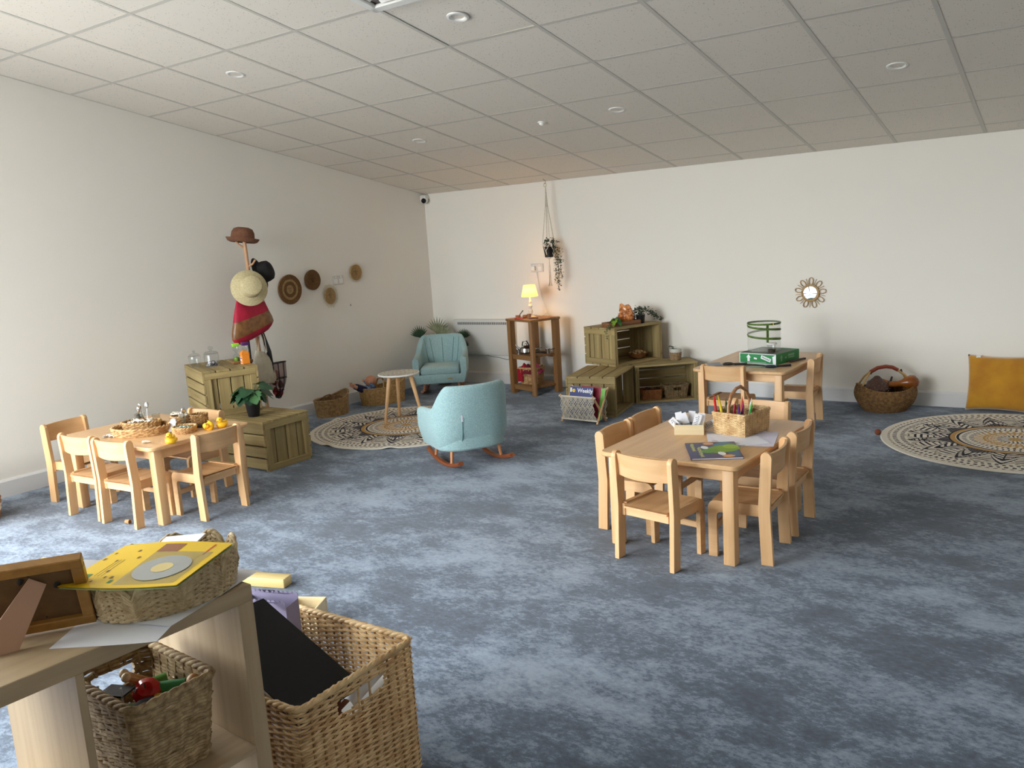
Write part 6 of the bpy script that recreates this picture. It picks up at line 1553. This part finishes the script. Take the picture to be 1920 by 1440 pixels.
def duck(label, x, y, rz, fallen=False):
    t = lt('rubber_duck', label, 'toy duck', x, y, rz, 0, 'yellow rubber ducks on left table'); m_ = T3(0, 0, .022) @ R3(1.3, 0, 0) @ T3(0, 0, -.022) if fallen else Matrix()
    q = MB(); n = 16; prof = [(.001, .0), (.022, .001), (.031, .012), (.030, .024), (.020, .034), (.001, .038)]
    q.lathe(prof, 22, m_ @ S3(1.15, 1, 1)); q.tube([(-.025, 0, .022), (-.036, 0, .032), (-.042, 0, .042)], [.016, .010, .003], 10, m=m_); b_ = q.build('body', DUCK, t, smooth=60)
    q = MB(); q.ball((.014, 0, .048), (.0195, .019, .0185), 18, m_); hd = q.build('head', DUCK, t)
    q = MB(); q.ball((.034, 0, .046), (.009, .008, .0035), 10, m_); q.build('beak', BEAK, hd)
    for s_ in (-1, 1):
        q = MB(); q.ball((.028, s_ * .011, .054), .0028, 8, m_); q.build('eye', BLACK, hd); q = MB(); q.ball((-.006, s_ * .030, .022), (.016, .004, .010), 10, m_); q.build('wing', DUCK, t)
duck('rubber duck nearest the camera on left table', -4.30, 2.735, D(-60)); duck('rubber duck tipped over at the left table right end', -4.395, 3.06, D(-10), True); duck('rubber duck standing behind the tipped one', -4.37, 3.135, D(-80))

# ================================================================== back wall right: mirror, basket, cushion
mr = thing('sun_mirror', 'round rattan sunburst mirror on the back wall', 'mirror', (-1.894, YB - .002, .907)); XZ = R3(PI / 2, 0, 0)
RAT = mat('rattan', (190, 160, 116), .55, (164, 130, 86), scale=60)
mm_, nt, b = newmat('mirror_silver'); b.inputs['Metallic'].default_value = 1; b.inputs['Roughness'].default_value = .02; b.inputs['Base Color'].default_value = (.9, .9, .9, 1)
q = MB(); q.lathe([(.056, .010), (.056, .012), (.001, .013)], 40, XZ); q.build('mirror_glass', mm_, mr)
q = MB()
for i, r in enumerate((.058, .064, .070)): q.tube([(r * math.cos(a), r * math.sin(a), .012) for a in np.linspace(0, 2 * PI, 48, endpoint=False)], .0042, 8, closed=True, m=XZ)
q.lathe([(.073, .001), (.073, .008), (.05, .008), (.05, .001)], 40, XZ); q.build('ring', RAT, mr)
for k in range(9):
    a = 2 * PI * k / 9 + .12; m_ = XZ @ R3(0, 0, a)
    q = MB(); q.tube([(.072, -.012, .008), (.10, -.018, .008), (.122, -.012, .008), (.128, 0, .008), (.122, .012, .008), (.10, .018, .008), (.072, .012, .008)], .0036, 7, m=m_); q.build('loop', RAT, mr)
    q = MB(); q.tube([(.072, 0, .006), (.122, 0, .006)], .0022, 6, m=XZ @ R3(0, 0, a + PI / 9)); q.build('spoke', RAT, mr)
bg_ = thing('round_basket', 'round brown woven basket with leather-wrapped handle, holding gourd', 'basket', (-1.262, 6.94, 0), D(28))
def bprof(h): return .62 + .40 * math.sin(PI * min(h * .62 + .05, 1)) 
weave(bg_, (RUSH, RUSH), ellipse(.222, .19), .165, 70, 26, .0046, .0026, prof=lambda h: .66 + .36 * math.sin(PI * (h * .70 + .02)), top=lambda u: 1 + .28 * np.abs(np.cos(2 * PI * np.asarray(u))) ** 3, rim=2, rim_r=.006, sides=5)
CANE = mat('pale_cane', (190, 156, 100), .6)
q = MB(); q.tube([(-.19, -.05, .20), (-.155, -.03, .26), (-.11, 0, .31)], .0075, 8); q.tube([(-.19, .05, .20), (-.15, .03, .27), (-.11, 0, .31)], .0075, 8); q.build('handle_cane', CANE, bg_)
q = MB(); q.tube([(.08, 0, .315), (.14, .02, .27), (.18, .05, .20)], .0075, 8); q.tube([(.08, 0, .315), (.14, -.02, .275), (.18, -.05, .20)], .0075, 8); q.build('handle_cane', CANE, bg_)
q = MB(); q.tube([(-.115, 0, .305), (-.06, 0, .335), (0, 0, .343), (.05, 0, .335), (.09, 0, .312)], .015, 10); q.build('leather_grip', mat('red_leather', (134, 56, 34), .4), bg_)
for s_ in (-1, 1): q = MB(); q.tube([(s_ * .115, -.012, .29), (s_ * .115, 0, .31), (s_ * .115, .012, .29)], .008, 8); q.build('binding', BLACK, bg_)
def BGp(x, y, z): return bg_.matrix_basis @ Vector((x, y, z))
t = thing('gourd_shaker', 'polished brown gourd shaker sticking out of the round basket', 'maraca', BGp(.0, -.03, .19), D(20))
q = MB(); q.tube([(-.06, 0, .03), (-.03, 0, .035), (.02, 0, .018), (.08, 0, .02), (.11, 0, .025), (.135, 0, .028), (.17, 0, .03), (.20, 0, .03), (.222, 0, .03), (.232, 0, .03)], [.004, .026, .022, .022, .026, .042, .055, .052, .030, .003], 18); q.build('gourd', mat('gourd_brown', (156, 92, 34), .25, (130, 70, 22), scale=8), t, smooth=70)
q = MB(); q.tube([(.0, 0, .026), (.01, 0, .022)], .0235, 14); q.build('cord_ring', mat('gourd_dark', (70, 40, 20), .5), t)
t = thing('gourd_rattle', 'dark speckled gourd rattle inside the round basket', 'maraca', BGp(-.07, -.02, .10), D(-20))
q = MB(); q.lathe([(.01, 0), (.075, .03), (.09, .075), (.07, .125), (.03, .16), (.016, .175), (.001, .178)], 24); q.build('gourd', mat('speckled_gourd', (92, 62, 50), .4, (66, 42, 36), scale=70), t)
q = MB()
for i in range(70):
    a = i * 2.4; z = .03 + .11 * i / 70; r = float(np.interp(z, [0, .03, .075, .125, .16], [.01, .075, .09, .07, .03])) + .003; q.ball((r * math.cos(a), r * math.sin(a), z), .0045, 6)
q.build('bead_net', mat('bead_brown', (128, 100, 84), .3), t, kind='stuff')
for k, (x, y, h, lab) in enumerate([(-.13, .03, .17, 'black drum stick bundle at basket left side'), (.05, .05, .19, 'dark wooden shaker at basket rear')]):
    t = thing('wooden_shaker', lab, 'shaker', BGp(x, y, .06), k); q = MB(); q.lathe([(.03, 0), (.04, .06), (.03, h * .7), (.012, h * .75)], 16); q.build('shaker_body', mat('shaker_%d' % k, ((30, 24, 24), (60, 40, 30))[k], .5), t); q = MB(); q.tube([(0, 0, h * .75), (.02, 0, h)], .008, 8); q.build('handle', mat('shaker_%d' % k, (30, 24, 24), .5), t)
cu = thing('velvet_cushion', 'mustard velvet cushion leaning against back wall, right edge', 'cushion', (-.50, 7.085, .0), D(-4))
VEL = mat('mustard_velvet', (196, 140, 24), .85, (172, 114, 12), scale=6, sheen=.6, bump=.15, bscale=60)
n = 26; lean = R3(D(-9), 0, 0)
def cush(u, v, s):
    e = (1 - abs(u) ** 2.6) * (1 - abs(v) ** 2.6); pin = 1 - .07 * (1 - abs(u) ** 2) * abs(v) ** 3; pin2 = 1 - .06 * (1 - abs(v) ** 2) * abs(u) ** 3
    return (u * .225 * pin2, s * .062 * max(e, 0) ** .45, .212 + v * .212 * pin)
q = MB()
for s in (-1, 1): q.grid([[cush(-1 + 2 * i / n, -1 + 2 * j / n, s) for j in range(n + 1)] for i in range(n + 1)], lean)
o = q.build('cushion_cover', VEL, cu, smooth=70)
bm = bmesh.new(); bm.from_mesh(o.data); bmesh.ops.remove_doubles(bm, verts=bm.verts, dist=1e-4); bmesh.ops.recalc_face_normals(bm, faces=bm.faces); bm.to_mesh(o.data); bm.free()
q = MB(); q.b2((-.165, -.006, .388), (-.135, -.003, .43), lean @ T3(0, -.018, -.01)); q.build('fabric_label', mat('label_white', (224, 222, 218), .7), cu, label='small white fabric label')

# ================================================================== floor oddments, foreground planks
bmk = thing('balance_beam', 'long pale wooden beam on carpet behind cube shelf', 'beam', (-3.655, 2.155, 0), math.atan2(.42, 1.38))
q = MB(); q.b2((-.73, -.035, 0), (.73, .035, .045), bev=.006, seg=2); q.build('beam', wood('beam_pine', (244, 222, 160), (228, 196, 128), 'x'), bmk)
for x in (-.5, .5):
    q = MB(); q.lathe([(.006, 0), (.006, .001)], 10, T3(x, 0, .045)); q.build('dowel_plug', BEECH['x'], bmk)
t = thing('wooden_crate_small', 'little open pale wooden box on carpet behind willow basket', 'box', (-2.56, 2.12, 0), D(25))
for (a, b) in (((-.07, -.06, 0), (.07, -.052, .10)), ((-.07, .052, 0), (.07, .06, .10)), ((-.07, -.0515, 0), (-.062, .0515, .10)), ((.062, -.0515, 0), (.07, .0515, .10))):
    q = MB(); q.b2(a, b, bev=.001); q.build('box_side', PALEW, t)
q = MB(); q.b2((-.061, -.051, 0), (.061, .051, .006)); q.build('box_base', PALEW, t)
sbk = thing('striped_basket', 'brown and white striped basket at the left picture edge', 'basket', (-5.60, 2.15, 0))
q = MB(); WH = mat('stripe_white', (222, 216, 206), .8); BRN = mat('stripe_brown', (150, 108, 64), .8)
for i in range(12):
    h = (i + .5) / 12; r = .15 + .02 * math.sin(PI * h); q.tube([(r * math.cos(a), r * math.sin(a), .012 + .0225 * i) for a in np.linspace(0, 2 * PI, 40, endpoint=False)], .0125, 7, closed=True, col=i // 2 % 2)
q.lathe([(.14, .004), (.14, .012), (.001, .012)], 30, col=0); q.build('coiled_wall', [BRN, WH], sbk, smooth=60)
for s_ in (-1, 1): q = MB(); q.tube([(s_ * .15, -.04, .27), (s_ * .155, -.02, .30), (s_ * .155, .02, .30), (s_ * .15, .04, .27)], .009, 8); q.build('handle', BRN, sbk)
ck = thing('cork', 'small cork lying on carpet before left table', 'cork', (-4.585, 2.56, .0), D(20)); q = MB(); q.lathe([(.013, 0), (.015, .028)], 16, T3(0, 0, .0145) @ R3(0, PI / 2, 0)); q.build('cork_body', mat('cork', (190, 150, 104), .8, (150, 108, 70), scale=90), ck)
q = MB(); q.lathe([(.010, .0282), (.001, .0284)], 14, T3(0, 0, .0145) @ R3(0, PI / 2, 0)); q.build('cork_end', mat('cork_dark', (120, 84, 56), .8), ck)
